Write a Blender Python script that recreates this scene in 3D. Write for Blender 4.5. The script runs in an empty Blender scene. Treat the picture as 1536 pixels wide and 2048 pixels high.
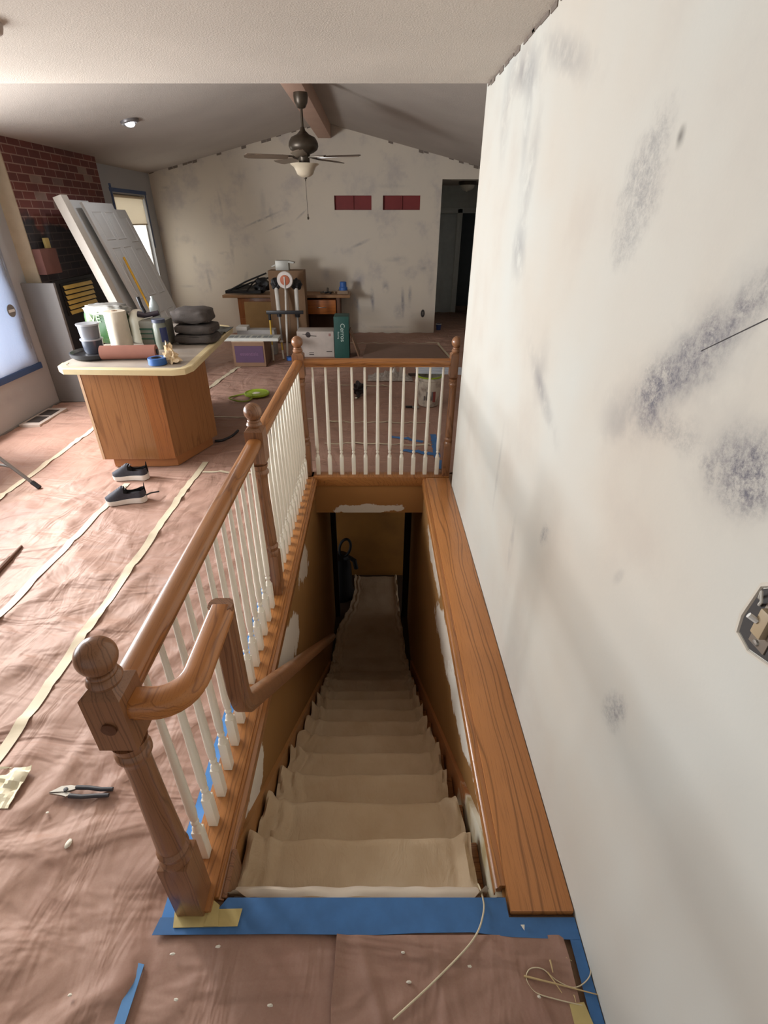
import bpy, bmesh, math, random
from mathutils import Vector, Matrix, noise, Euler
random.seed(7)
PI = math.pi
S = bpy.context.scene
COL = S.collection

# ------------------------------------------------------------------ camera
cam_d = bpy.data.cameras.new('camera')
cam = bpy.data.objects.new('camera', cam_d)
COL.objects.link(cam)
FPX = 986.0
PITCH = math.atan2(584, FPX)
cam_d.sensor_fit = 'AUTO'
cam_d.sensor_width = 36
cam_d.lens = FPX / 2048 * 36
cam_d.shift_x = 18 / 2048
cam_d.clip_start = 0.02
cam.location = (0, 0, 1.92)
cam.rotation_euler = (PI / 2 - PITCH, 0, 0)
S.camera = cam

# ------------------------------------------------------------------ exposure, world, sun, window light
S.view_settings.view_transform = 'Standard'
S.view_settings.look = 'None'
S.view_settings.gamma = 1
S.view_settings.use_curve_mapping = False
S.view_settings.exposure = -0.3
w = bpy.data.worlds.new('world')
S.world = w
w.use_nodes = True
w.node_tree.nodes['Background'].inputs[0].default_value = (0.93, 0.96, 1.0, 1)
w.node_tree.nodes['Background'].inputs[1].default_value = 0.56

def area(name, loc, rot, sx, sy, power, color):
    l = bpy.data.lights.new(name, 'AREA')
    l.shape = 'RECTANGLE'; l.size = sx; l.size_y = sy
    l.energy = power; l.color = color
    o = bpy.data.objects.new(name, l); COL.objects.link(o)
    o.location = loc; o.rotation_euler = rot
    return o
# daylight outside the two left-hand windows, plus added fill (facing +x into the room)
area('daylight_near_window', (-4.02, 4.2, 1.42), (0, -PI / 2, 0), .6, .8, 190, (0.98, 0.98, 1.0))
area('added_fill_near_window', (-4.03, 3.0, 1.35), (0, -PI / 2, 0), 1.5, 3.5, 190, (0.93, 0.97, 1.0))  # added area lamp outside the unseen window part, brightens the foreground
area('daylight_far_window', (-4.02, 9.18, 1.45), (0, -PI / 2, 0), 1.5, .7, 110, (1.0, 0.95, 0.87))
sun_d = bpy.data.lights.new('sun', 'SUN')
sun_d.energy = 2.6; sun_d.angle = math.radians(9); sun_d.color = (1.0, 0.86, 0.68)
sun = bpy.data.objects.new('sun', sun_d); COL.objects.link(sun)
sun.rotation_euler = Vector((2.0, -2.0, -1.35)).to_track_quat('-Z', 'Y').to_euler()

# ------------------------------------------------------------------ materials
def srgb(r, g, b):
    f = lambda c: (c / 255 / 12.92) if c / 255 <= 0.04045 else ((c / 255 + 0.055) / 1.055) ** 2.4
    return (f(r), f(g), f(b), 1)

class NT:
    def __init__(s, name):
        s.m = bpy.data.materials.new(name); s.m.use_nodes = True
        s.t = s.m.node_tree; s.n = s.t.nodes; s.l = s.t.links
        s.b = s.n['Principled BSDF']; s.out = s.n['Material Output']
        s._tc = None
    def new(s, typ, **kw):
        n = s.n.new(typ)
        for k, v in kw.items(): setattr(n, k, v)
        return n
    @property
    def obj(s):
        if not s._tc: s._tc = s.new('ShaderNodeTexCoord')
        return s._tc.outputs['Object']
    def mapping(s, loc=(0, 0, 0), rot=(0, 0, 0), sc=(1, 1, 1), typ='POINT', src=None):
        n = s.new('ShaderNodeMapping', vector_type=typ)
        n.inputs['Location'].default_value = loc; n.inputs['Rotation'].default_value = rot; n.inputs['Scale'].default_value = sc
        s.l.new(src or s.obj, n.inputs['Vector']); return n.outputs[0]
    def noise(s, scale=5, detail=3, rough=0.55, vec=None, dist=0):
        n = s.new('ShaderNodeTexNoise')
        n.inputs['Scale'].default_value = scale; n.inputs['Detail'].default_value = detail
        n.inputs['Roughness'].default_value = rough; n.inputs['Distortion'].default_value = dist
        s.l.new(vec or s.obj, n.inputs['Vector']); return n.outputs['Fac']
    def ramp(s, fac, stops):
        n = s.new('ShaderNodeValToRGB'); cr = n.color_ramp
        while len(cr.elements) < len(stops): cr.elements.new(0.5)
        for e, (p, c) in zip(cr.elements, stops): e.position = p; e.color = c
        s.l.new(fac, n.inputs[0]); return n.outputs[0]
    def rng(s, fac, a, b, c=0, d=1, smooth=False):
        n = s.new('ShaderNodeMapRange', interpolation_type='SMOOTHSTEP' if smooth else 'LINEAR')
        for i, v in enumerate((a, b, c, d)): n.inputs[i + 1].default_value = v
        s.l.new(fac, n.inputs[0]); return n.outputs[0]
    def math(s, op, a, b):
        n = s.new('ShaderNodeMath', operation=op)
        for i, v in enumerate((a, b)):
            if isinstance(v, (int, float)): n.inputs[i].default_value = v
            else: s.l.new(v, n.inputs[i])
        return n.outputs[0]
    def mix(s, fac, a, b, mode='MIX'):
        n = s.new('ShaderNodeMix', data_type='RGBA', blend_type=mode)
        for i, v in ((0, fac), (6, a), (7, b)):
            if isinstance(v, (int, float)): n.inputs[i].default_value = v
            elif isinstance(v, tuple): n.inputs[i].default_value = v
            else: s.l.new(v, n.inputs[i])
        return n.outputs[2]
    def bump(s, h, strength=0.2, dist=0.01):
        n = s.new('ShaderNodeBump'); n.inputs['Strength'].default_value = strength; n.inputs['Distance'].default_value = dist
        s.l.new(h, n.inputs['Height']); s.l.new(n.outputs[0], s.b.inputs['Normal'])
    def color(s, c):
        if isinstance(c, tuple): s.b.inputs['Base Color'].default_value = c
        else: s.l.new(c, s.b.inputs['Base Color'])
    def set(s, rough=0.5, metal=0.0, spec=0.5):
        s.b.inputs['Roughness'].default_value = rough; s.b.inputs['Metallic'].default_value = metal
        s.b.inputs['Specular IOR Level'].default_value = spec

_mc = {}
def P(name, c, rough=0.5, metal=0.0, var=0.12, vs=9, bump=0.0, bs=60):
    """plain coloured procedural material: slight tone variation by noise"""
    if name in _mc: return _mc[name]
    t = NT(name); c = srgb(*c)
    d = tuple(v * (1 - var) for v in c[:3]) + (1,)
    t.color(t.mix(t.rng(t.noise(vs, 3), 0.3, 0.7), d, c)); t.set(rough, metal)
    if bump: t.bump(t.noise(bs, 3), bump, 0.004)
    _mc[name] = t.m; return t.m

def oak(name, axis='Y', base=(172, 114, 62), dark=(100, 58, 26), rings=9.0, rough=0.32):
    if name in _mc: return _mc[name]
    t = NT(name)
    along = {'X': (0.12, 1, 1), 'Y': (1, 0.12, 1), 'Z': (1, 1, 0.12)}[axis]
    v = t.mapping(sc=along)
    wv = t.new('ShaderNodeTexWave', wave_type='RINGS', rings_direction=axis, wave_profile='SIN')
    wv.inputs['Scale'].default_value = rings; wv.inputs['Distortion'].default_value = 9
    wv.inputs['Detail'].default_value = 2.5; wv.inputs['Detail Scale'].default_value = 1.3
    off = t.mapping(loc=(0.35, 0.2, 0.31), src=v); t.l.new(off, wv.inputs['Vector'])
    fine = {'X': (2, 90, 90), 'Y': (90, 2, 90), 'Z': (90, 90, 2)}[axis]
    pores = t.noise(3.2, 4, 0.7, t.mapping(sc=fine))
    g = t.rng(wv.outputs['Fac'], 0.15, 0.95)
    mid = tuple((a * 0.45 + b * 0.55) for a, b in zip(srgb(*base), srgb(*dark)))
    c1 = t.ramp(g, [(0.0, srgb(*base)), (0.6, srgb(*base)), (0.84, tuple(a * .3 + b * .7 for a, b in zip(srgb(*base), srgb(*dark)))), (1.0, srgb(*base))])
    c2 = t.mix(t.rng(pores, 0.52, 0.72, 0, 0.55), c1, srgb(*dark))
    big = t.noise(1.6, 2)
    c3 = t.mix(t.rng(big, 0.35, 0.7, 0, 0.35), c2, mid)
    t.color(c3); t.set(rough); t.b.inputs['Coat Weight'].default_value = 0.25; t.b.inputs['Coat Roughness'].default_value = 0.2
    t.bump(pores, 0.08, 0.002)
    _mc[name] = t.m; return t.m

def stain_wall(name, base, stains, plane='yz', rough=0.85, base2=None, grain=0.05, mottle=0.0, gain=1.0):
    """painted plaster with smeared patches. stains: (u, v, half_u, half_v, angle_deg, strength, color, kind)"""
    t = NT(name)
    sp = t.noise(48, 6, 0.8)
    st = t.noise(7, 4, 0.65)
    big = t.noise(1.1, 3)
    c = t.mix(t.rng(big, 0.3, 0.7), srgb(*base), srgb(*(base2 or base)))
    if mottle:
        mm = t.rng(t.noise(2.2, 6, 0.62), .5, .72, 0, mottle, True)
        c = t.mix(mm, c, srgb(158, 150, 150))
    for (u, v, hu, hv, ang, stg, colr, kind) in stains:
        if kind != 'patch': hu, hv, stg = hu * 1.15, hv * 1.25, min(1, stg * gain)
        a = math.radians(ang)
        if plane == 'yz': loc, rot, sc = (0, u, v), (a, 0, 0), (1e5, hu, hv)
        else: loc, rot, sc = (u, 0, v), (0, -a, 0), (hu, 1e5, hv)
        m = t.mapping(loc, rot, sc, 'TEXTURE')
        ln = t.new('ShaderNodeVectorMath', operation='LENGTH'); t.l.new(m, ln.inputs[0])
        d = t.math('ADD', ln.outputs['Value'], t.rng(st, 0.3, 0.7, -0.35, 0.35))
        if kind == 'patch':
            f = t.rng(d, 0.85, 0.95, stg, 0)
        else:
            f = t.rng(d, 0.15, 1.0, stg, 0, True)
            if kind == 'speck': f = t.math('MULTIPLY', f, t.rng(sp, 0.40, 0.62, .2, 1))
            elif kind == 'smear': f = t.math('MULTIPLY', f, t.rng(st, 0.34, 0.70))
        c = t.mix(f, c, srgb(*colr))
    t.color(c); t.set(rough, spec=0.25)
    t.bump(t.noise(90, 3), grain, 0.004)
    return t.m

OAK_X = oak('oak_along_x', 'X'); OAK_Y = oak('oak_along_y', 'Y'); OAK_Z = oak('oak_upright', 'Z', (146, 102, 70), (84, 52, 32))
OAK_CAP = oak('oak_ledge', 'Y', (192, 128, 72), (104, 62, 28), 4.0, 0.36)
OAK_CAB = oak('oak_cabinet', 'Z', (152, 104, 62), (110, 70, 38), 5)
CREAM = P('cream_paint', (246, 240, 224), 0.38, var=0.04)
BLUE = P('blue_tape', (64, 116, 174), 0.5, var=0.22, vs=14, bump=0.15, bs=40)
BLUE_B = P('bright_blue_tape', (70, 140, 215), 0.5, var=0.15)
MASK = P('masking_tape', (206, 192, 164), 0.6, var=0.1, vs=20)
YTAPE = P('yellow_masking_tape', (204, 184, 122), 0.55, var=0.14, vs=16)
BLACK = P('black_plastic', (26, 26, 30), 0.45)
DGREY = P('dark_grey_rubber', (62, 62, 68), 0.55)
STEEL = P('brushed_steel', (170, 168, 162), 0.35, 0.8)
BRONZE = P('aged_bronze', (74, 64, 52), 0.4, 0.5)
WHITE = P('white_paint', (225, 224, 220), 0.45, var=0.03)
CARD = P('brown_cardboard', (150, 118, 84), 0.8, var=0.1)

# ------------------------------------------------------------------ mesh helpers
class MB:
    def __init__(s): s.bm = bmesh.new()
    def quad(s, pts):
        return s.bm.faces.new([s.bm.verts.new(p) for p in pts])
    def prism(s, poly, dirv):
        """polygon (list of 3d points) extruded by vector"""
        d = Vector(dirv); a = [s.bm.verts.new(Vector(p)) for p in poly]; b = [s.bm.verts.new(Vector(p) + d) for p in poly]
        n = len(a); s.bm.faces.new(a[::-1]); s.bm.faces.new(b)
        for i in range(n): s.bm.faces.new([a[i], a[(i + 1) % n], b[(i + 1) % n], b[i]])
        return a + b
    def box(s, lo, hi, bev=0.0, M=None):
        x0, y0, z0 = lo; x1, y1, z1 = hi
        vs = [s.bm.verts.new(p) for p in ((x0, y0, z0), (x1, y0, z0), (x1, y1, z0), (x0, y1, z0), (x0, y0, z1), (x1, y0, z1), (x1, y1, z1), (x0, y1, z1))]
        fs = [s.bm.faces.new([vs[i] for i in f]) for f in ((0, 3, 2, 1), (4, 5, 6, 7), (0, 1, 5, 4), (1, 2, 6, 5), (2, 3, 7, 6), (3, 0, 4, 7))]
        if bev:
            es = {e for f in fs for e in f.edges}
            r = bmesh.ops.bevel(s.bm, geom=list(es), offset=bev, segments=2, affect='EDGES', profile=0.6)
            vs = list({v for f in r['faces'] for v in f.verts} | {v for v in vs if v.is_valid})
        if M is not None:
            for v in vs: v.co = M @ v.co
        return vs
    def lathe(s, prof, c=(0, 0, 0), n=24, M=None, cap=True):
        rings = []
        for r, z in prof:
            ring = []
            for i in range(n):
                a = 2 * PI * i / n
                p = Vector((r * math.cos(a), r * math.sin(a), z))
                if M is not None: p = M @ p
                ring.append(s.bm.verts.new(p + Vector(c)))
            rings.append(ring)
        for A, B in zip(rings, rings[1:]):
            for i in range(n): s.bm.faces.new([A[i], A[(i + 1) % n], B[(i + 1) % n], B[i]])
        if cap: s.bm.faces.new(rings[0][::-1]); s.bm.faces.new(rings[-1])
    def tube(s, pts, r, n=10, rend=None):
        pts = [Vector(p) for p in pts]
        sec = [(math.cos(2 * PI * i / n), math.sin(2 * PI * i / n)) for i in range(n)]
        k = len(pts)
        rads = [r + ((rend if rend is not None else r) - r) * i / (k - 1) for i in range(k)]
        s.sweep(pts, sec, rads)
    def sweep(s, pts, sec, rads=None, up=(0, 0, 1), miter=False):
        pts = [Vector(p) for p in pts]; k = len(pts)
        up = Vector(up); rings = []; T0 = None
        for i, p in enumerate(pts):
            tin = (pts[i] - pts[i - 1]).normalized() if i else (pts[1] - pts[0]).normalized()
            tout = (pts[i + 1] - pts[i]).normalized() if i < k - 1 else tin
            t = (tin + tout).normalized()
            if T0 is None:
                if abs(t.dot(up)) > 0.95: up = Vector((0, 1, 0))
            else:
                q = T0.rotation_difference(t); up = q @ up
            up = (up - t * up.dot(t)).normalized(); side = t.cross(up).normalized(); T0 = t
            m = 1.0; bend = None
            if miter and 0 < i < k - 1:
                c = tin.dot(t)
                if c < 0.9999: m = 1 / max(c, 0.4); bend = (tout - tin).normalized()
            rr = rads[i] if rads else 1.0
            ring = []
            for a, b in sec:
                off = side * (a * rr) + up * (b * rr)
                if bend is not None: off += bend * (off.dot(bend) * (m - 1))
                ring.append(s.bm.verts.new(p + off))
            rings.append(ring)
        n = len(sec)
        for A, B in zip(rings, rings[1:]):
            for i in range(n): s.bm.faces.new([A[i], A[(i + 1) % n], B[(i + 1) % n], B[i]])
        s.bm.faces.new(rings[0][::-1]); s.bm.faces.new(rings[-1])
    def blob(s, c, r, seed=0, amp=0.25, f=1.5, sub=3, sq=1.0):
        ret = bmesh.ops.create_icosphere(s.bm, subdivisions=sub, radius=1)
        for v in ret['verts']:
            d = v.co.normalized()
            if sq != 1.0:
                d = Vector([math.copysign(abs(q) ** sq, q) for q in d])
            k = 1 + amp * noise.noise(d * f + Vector((seed * 3.1, seed * 1.7, seed)))
            v.co = Vector(c) + Vector((d.x * r[0], d.y * r[1], d.z * r[2])) * k
    def grid(s, nx, ny, fn, thick=0.0):
        vs = [[s.bm.verts.new(fn(i / (nx - 1), j / (ny - 1))) for i in range(nx)] for j in range(ny)]
        for j in range(ny - 1):
            for i in range(nx - 1): s.bm.faces.new([vs[j][i], vs[j][i + 1], vs[j + 1][i + 1], vs[j + 1][i]])
        if thick:
            bmesh.ops.recalc_face_normals(s.bm, faces=s.bm.faces)
            bmesh.ops.solidify(s.bm, geom=list(s.bm.faces), thickness=thick)
    def build(s, name, mat, parent=None, smooth=40):
        bmesh.ops.recalc_face_normals(s.bm, faces=s.bm.faces)
        me = bpy.data.meshes.new(name); s.bm.to_mesh(me); s.bm.free()
        if parent is not None and parent.get('_off'):
            pass
        o = bpy.data.objects.new(name, me); COL.objects.link(o)
        if mat: me.materials.append(mat)
        if smooth:
            for p in me.polygons: p.use_smooth = True
            me.set_sharp_from_angle(angle=math.radians(smooth))
        if parent is not None:
            o.parent = parent
            off = Vector((0, 0, 0)); q = parent
            while q is not None: off += q.location; q = q.parent
            if off.length: me.transform(Matrix.Translation(-off))
        return o

def tag(o, label, cat, group=None, kind=None):
    o['label'] = label; o['category'] = cat
    if group: o['group'] = group
    if kind: o['kind'] = kind
    return o
def thing(name, label, cat, loc=(0, 0, 0), group=None, rotz=0):
    o = bpy.data.objects.new(name, None); COL.objects.link(o)
    o.empty_display_size = 0.1
    o.location = loc; o.rotation_euler = (0, 0, rotz)
    return tag(o, label, cat, group)
def struct(name, mb, mat, smooth=40):
    o = mb.build(name, mat, None, smooth); o['kind'] = 'structure'; return o
def bx(name, lo, hi, mat, parent=None, bev=0.0):
    m = MB(); m.box(lo, hi, bev); return m.build(name, mat, parent)
def recenter(o, loc):
    """move a world-built mesh object's origin to loc"""
    o.data.transform(Matrix.Translation(-Vector(loc))); o.location = loc; return o
def lettering(name, text, size, M, mat, parent, ext=0.001):
    cu = bpy.data.curves.new(name, 'FONT'); cu.body = text; cu.size = size; cu.extrude = ext
    cu.align_x = 'CENTER'; cu.align_y = 'CENTER'
    tmp = bpy.data.objects.new(name, cu); COL.objects.link(tmp)
    bpy.context.view_layer.update()
    me = bpy.data.meshes.new_from_object(tmp.evaluated_get(bpy.context.evaluated_depsgraph_get()))
    bpy.data.objects.remove(tmp)
    me.transform(M); me.materials.clear(); me.materials.append(mat)
    o = bpy.data.objects.new(name, me); COL.objects.link(o)
    off = Vector((0, 0, 0)); q = parent
    while q is not None: off += q.location; q = q.parent
    me.transform(Matrix.Translation(-off)); o.parent = parent
    return o
def FRONT(x, y, z, rot=0):      # a drawing plane facing the viewer (-y)
    return Matrix.Translation((x, y, z)) @ Matrix.Rotation(PI / 2, 4, 'X') @ Matrix.Rotation(rot, 4, 'Z')

# ------------------------------------------------------------------ room dimensions
WX = 0.635            # near right wall face
LX = -3.85            # left wall face
FY = 10.13            # far wall face
RX = -0.83; RZ = 3.285; SL = 0.227
EX = 2.28              # right wall of the far room
def roof(x): return RZ - SL * abs(x - RX)
CZ = 2.575            # flat ceiling
CY = 3.58             # where the flat ceiling stops
X0, X1 = -0.52, 0.425 # stairwell faces
Y0, Y1 = 0.739, 3.78
STEP, RISE, NST = 0.255, 0.20, 13
BZ = -RISE * NST
HY = 12.69            # end wall of the hallway

# floor slab
m = MB()
m.box((LX - .15, -2.2, -.32), (X0 - .1, FY + 2.7, 0))
m.box((X0 - .1, -2.2, -.32), (X1 + .1, Y0, 0))
m.box((X0 - .1, Y1 + .02, -.32), (X1 + .1, FY + 2.7, 0))
m.box((X1 + .1, -2.2, -.32), (EX + .1, FY + 2.7, 0)); m.box((1.0, FY + 2.7, -.32), (4.0, HY + 1.2, 0))
struct('floor', m, P('subfloor', (150, 120, 95), 0.8))

GREY = (120, 118, 122); GREY2 = (104, 102, 110)
rw = [ # right wall: u = y, v = z
    (2.75, 2.46, .35, .10, 12, .85, GREY, 'smear'), (2.2, 2.40, .42, .06, 18, .75, GREY, 'smear'),
    (3.05, 2.38, .13, .25, -8, .5, GREY, 'smear'), (2.6, 2.28, .08, .3, -8, .45, GREY, 'smear'),
    (2.44, 2.08, .10, .26, 6, .55, GREY, 'smear'), (2.46, 1.80, .16, .12, 20, .75, GREY, 'smear'),
    (1.39, 1.98, .13, .16, 10, .55, GREY, 'speck'), (1.28, 2.07, .025, .03, 0, .9, (80, 76, 74), 'smear'),
    (1.02, 1.66, .28, .075, -47, 1.0, GREY2, 'speck'), (1.02, 1.66, .36, .12, -47, .6, GREY, 'smear'),
    (1.24, 1.47, .12, .09, -20, .55, GREY, 'smear'), (1.02, 1.53, .12, .05, -12, .55, GREY2, 'speck'),
    (.77, 1.55, .10, .085, 0, .95, GREY2, 'speck'), (.80, 1.55, .16, .13, 0, .45, GREY, 'smear'),
    (1.85, 1.36, .30, .05, 25, .75, GREY, 'smear'), (1.9, 1.42, .10, .14, 0, .4, GREY, 'smear'),
    (1.55, .90, .05, .07, 30, .7, GREY, 'speck'), (.86, .80, .06, .08, 20, .7, GREY, 'speck'),
    (1.9, .62, .04, .16, 0, .5, GREY, 'smear'), (2.3, .8, .03, .25, 0, .4, GREY, 'smear'),
    (1.02, 1.12, .02, .04, 30, .5, GREY, 'smear'),
]
m = MB(); m.box((WX, -2.2, 0), (WX + .13, CY + .05, CZ + .1)); 
struct('wall_right', m, stain_wall('plaster_near_right', (200, 201, 194), rw, 'yz', base2=(200, 191, 177), mottle=.12))
# dark torn paper line where that wall meets the ceiling, and its chipped lower edge
m = MB()
for i in range(26):
    y = .9 + i * .104 + random.uniform(-.02, .02); h = random.uniform(.006, .022)
    m.box((WX - .004, y, CZ - h), (WX + .001, y + random.uniform(.06, .115), CZ))
o = struct('trim_1', m, P('torn_drywall_edge', (120, 108, 98), 0.9))

# far wall, with the hallway opening and two red recesses
holes = [(1.151, 2.15, 0, 2.52), (-.709, -.061, 2.071, 2.285), (.138, .788, 2.071, 2.285)]
xs = sorted({LX - .15, RX, EX} | {h[0] for h in holes} | {h[1] for h in holes})
m = MB()
for a, b in zip(xs, xs[1:]):
    mid = (a + b) / 2
    hs = [h for h in holes if h[0] <= mid <= h[1]]
    z = 0
    for h in hs:
        if h[2] > z: m.prism([(a, FY, z), (b, FY, z), (b, FY, h[2]), (a, FY, h[2])], (0, .14, 0))
        z = h[3]
    m.prism([(a, FY, z), (b, FY, z), (b, FY, roof(b) + .02), (a, FY, roof(a) + .02)], (0, .14, 0))
bmesh.ops.remove_doubles(m.bm, verts=m.bm.verts, dist=1e-4)
fw = [
    (-2.0, 1.93, .42, .022, 20, .9, GREY2, 'smear'), (-1.75, 1.81, .22, .02, 20, .85, GREY2, 'smear'),
    (-1.3, 2.0, .16, .02, 38, .7, GREY2, 'smear'), (-1.83, 2.02, .05, .14, 5, .6, GREY, 'smear'),
    (-1.95, 2.2, .06, .2, 0, .4, GREY, 'smear'), (-2.6, 1.45, .04, .26, 0, .6, GREY, 'smear'),
    (-2.75, 1.4, .14, .03, 0, .5, GREY, 'smear'), (-3.4, 1.62, .12, .08, 0, .5, GREY, 'smear'),
    (-3.3, 1.3, .05, .1, 0, .5, GREY, 'smear'), (-3.1, .95, .04, .25, 4, .7, GREY, 'smear'),
    (-3.5, .85, .2, .03, 0, .4, GREY, 'smear'), (-2.4, 1.0, .04, .12, -20, .6, GREY, 'smear'),
    (-.27, 1.55, .24, .035, 22, .75, GREY, 'smear'), (.35, 1.3, .22, .05, 5, .5, GREY, 'smear'),
    (.5, 1.28, .15, .1, 10, .3, GREY, 'smear'), (-.3, .98, .12, .2, 0, .45, (120, 124, 142), 'smear'),
    (-.9, 1.05, .12, .16, 0, .5, (120, 124, 142), 'smear'), (-.05, .62, .05, .24, 4, .9, (98, 100, 116), 'smear'),
    (.2, .85, .08, .12, 10, .7, (98, 100, 116), 'smear'), (.53, .56, .045, .3, 3, .9, (98, 100, 116), 'smear'),
    (.66, .7, .05, .18, 0, .7, (98, 100, 116), 'smear'), (.45, .4, .1, .16, 0, .6, (110, 110, 124), 'smear'),
    (-.35, .55, .06, .2, 20, .6, (90, 116, 150), 'smear'), (.3, 2.42, .3, .04, 0, .35, GREY, 'smear'),
    (1.05, .9, .08, .3, 0, .4, GREY, 'smear'), (-2.3, 2.5, .05, .2, 0, .4, GREY, 'smear'),
    (-3.6, 2.4, .1, .03, 0, .5, GREY, 'smear'), (-2.7, 2.2, .03, .2, 5, .45, GREY, 'smear'),
    (.9, 1.15, .1, .05, 10, .5, GREY, 'smear'), (0.3, .12, .5, .03, 0, .5, GREY, 'smear'),
]
struct('wall_far', m, stain_wall('plaster_far', (208, 196, 178), fw, 'xz', base2=(200, 190, 176), mottle=.5, gain=1.1))
RED = P('red_painted_recess', (122, 38, 36), 0.6)
for i, (a, b, c, d) in enumerate(holes[1:]):
    m = MB(); m.box((a, FY + .05, c), (b, FY + .075, d)); m.box(((a + b) / 2 - .012, FY + .03, c), ((a + b) / 2 + .012, FY + .05, d))
    struct('trim_%d' % (i + 2), m, RED)
# torn tape along the gable line
m = MB()
for side in (-1, 1):
    for i in range(34):
        x = RX + side * (.2 + i * .085)
        if x < LX or x > 2.2 or random.random() < .45: continue
        h = random.uniform(.01, .04); x2 = x + .08
        m.prism([(x, FY - .004, roof(x) - h), (x2, FY - .004, roof(x2) - h), (x2, FY - .004, roof(x2)), (x, FY - .004, roof(x))], (0, .006, 0))
struct('trim_4', m, P('torn_drywall_edge', (120, 108, 98)))

# ceilings
def ceil_mat(name, c):
    t = NT(name); n1 = t.noise(120, 4, 0.7); n2 = t.noise(1.2, 2)
    t.color(t.mix(t.rng(n2, .3, .7), srgb(*c), srgb(*[v * .95 for v in c]))); t.set(0.95, spec=0.1)
    t.bump(n1, 0.55, 0.01); return t.m
CEIL = ceil_mat('textured_ceiling', (200, 190, 178))
m = MB(); m.box((LX - .15, -2.2, CZ), (WX + .13, CY, CZ + .12))
struct('ceiling', m, CEIL)
m = MB()
m.prism([(LX - .15, CY, roof(LX - .15)), (RX, CY, RZ), (EX + .1, CY, roof(EX + .1)), (EX + .1, CY, roof(EX + .1) + .12), (RX, CY, RZ + .12), (LX - .15, CY, roof(LX - .15) + .12)], (0, FY + .14 - CY, 0))
m.prism([(LX - .15, CY - .1, CZ + .05), (EX + .1, CY - .1, CZ + .05), (EX + .1, CY - .1, roof(EX) + .1), (RX, CY - .1, RZ + .12), (LX - .15, CY - .1, roof(LX) + .1)], (0, .1, 0))
struct('ceiling_vault', m, ceil_mat('textured_vault', (178, 168, 158)))  # same ceiling texture, in a darker tone than the flat part
BEAMM = P('painted_beam', (186, 152, 132), 0.7, var=.12, vs=3)
m = MB(); m.box((-.94, CY, 3.08), (-.725, FY, 3.4), .008)
struct('trim_5', m, BEAMM)

# left wall with two window openings
W1 = (1.15, 5.63, .55, 2.14); W2 = (8.62, 9.76, .62, 2.26)  # near opening stretched out of view to let more light onto the foreground
ys = [-2.2, W1[0], W1[1], W2[0], W2[1], FY + .14]
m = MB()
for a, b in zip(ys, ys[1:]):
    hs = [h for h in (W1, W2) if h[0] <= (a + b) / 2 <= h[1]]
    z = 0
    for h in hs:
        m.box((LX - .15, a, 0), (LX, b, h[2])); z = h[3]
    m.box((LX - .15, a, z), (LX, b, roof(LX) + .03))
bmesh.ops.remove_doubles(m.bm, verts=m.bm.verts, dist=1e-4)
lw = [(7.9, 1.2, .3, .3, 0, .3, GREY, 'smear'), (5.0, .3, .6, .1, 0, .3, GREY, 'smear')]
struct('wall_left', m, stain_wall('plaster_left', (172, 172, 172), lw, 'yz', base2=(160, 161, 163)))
# right side of the far room, and the end behind the near wall
m = MB(); m.box((EX, CY, 0), (EX + .12, FY + 2.7, 2.7)); m.box((WX + .13, CY - .08, 0), (EX + .12, CY, 2.7))
struct('wall_inner', m, P('grey_plaster', (200, 196, 188), .85))
# hallway beyond the far wall
m = MB(); m.box((1.0, FY + .14, 0), (1.15, HY + .1, 2.6)); m.box((1.15, HY, 0), (1.93, HY + .1, 2.6)); m.box((1.93, HY, 2.06), (2.9, HY + .1, 2.6)); m.box((2.75, HY, 0), (2.95, HY + .1, 2.06))
struct('wall_hall', m, P('hall_paint', (212, 218, 214), .8))
bx('ceiling_hall', (1.0, FY + .14, 2.56), (4.0, HY + 1.2, 2.66), CEIL)['kind'] = 'structure'
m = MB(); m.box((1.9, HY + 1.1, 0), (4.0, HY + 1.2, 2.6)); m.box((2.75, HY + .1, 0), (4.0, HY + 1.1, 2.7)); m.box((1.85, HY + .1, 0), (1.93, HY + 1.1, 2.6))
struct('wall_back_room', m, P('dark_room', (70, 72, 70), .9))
d = thing('door_1', 'closed pale grey panel door at the end of the hallway', 'door', (1.16, HY - .04, 0)); d['kind'] = 'structure'
HDOOR = P('hall_door_paint', (206, 214, 214), .5)
bx('slab', (1.17, HY - .045, .01), (1.80, HY - .005, 2.03), HDOOR, d, .003)
m = MB()
for zz in ((.2, .85), (1.0, 1.5), (1.62, 1.9)):
    for xx in ((1.27, 1.44), (1.52, 1.70)): m.box((xx[0], HY - .052, zz[0]), (xx[1], HY - .044, zz[1]), .003)
m.build('panel', HDOOR, d)
m = MB(); m.lathe([(.0, 0), (.014, .0), (.014, .03), (.03, .04), (.03, .06), (.0, .07)], (1.24, HY - .05, 1.0), 14, Matrix.Rotation(PI / 2, 3, 'X'), False)
m.build('knob', BRONZE, d)
m = MB(); m.box((1.82, HY - .02, 0), (1.93, HY, 2.13), .004); m.box((1.16, HY - .02, 2.05), (2.8, HY, 2.15), .004)
struct('trim_6', m, P('hall_casing', (222, 228, 226), .5))
t = thing('hall_ceiling_light', 'flush glass bowl light on the dim hallway ceiling', 'ceiling light', (1.78, 11.4, 2.56))
m = MB(); m.lathe([(.0, 2.56), (.17, 2.56), (.17, 2.52), (.15, 2.50), (0, 2.5)], (1.78, 11.4, 0), 28, None, False); m.build('base', BRONZE, t)
m = MB(); m.lathe([(.145, 2.50), (.13, 2.45), (.09, 2.42), (.02, 2.405), (.012, 2.395), (0, 2.39)], (1.78, 11.4, 0), 28, None, False); m.build('glass_bowl', P('frosted_glass', (196, 192, 176), .35), t)

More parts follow.
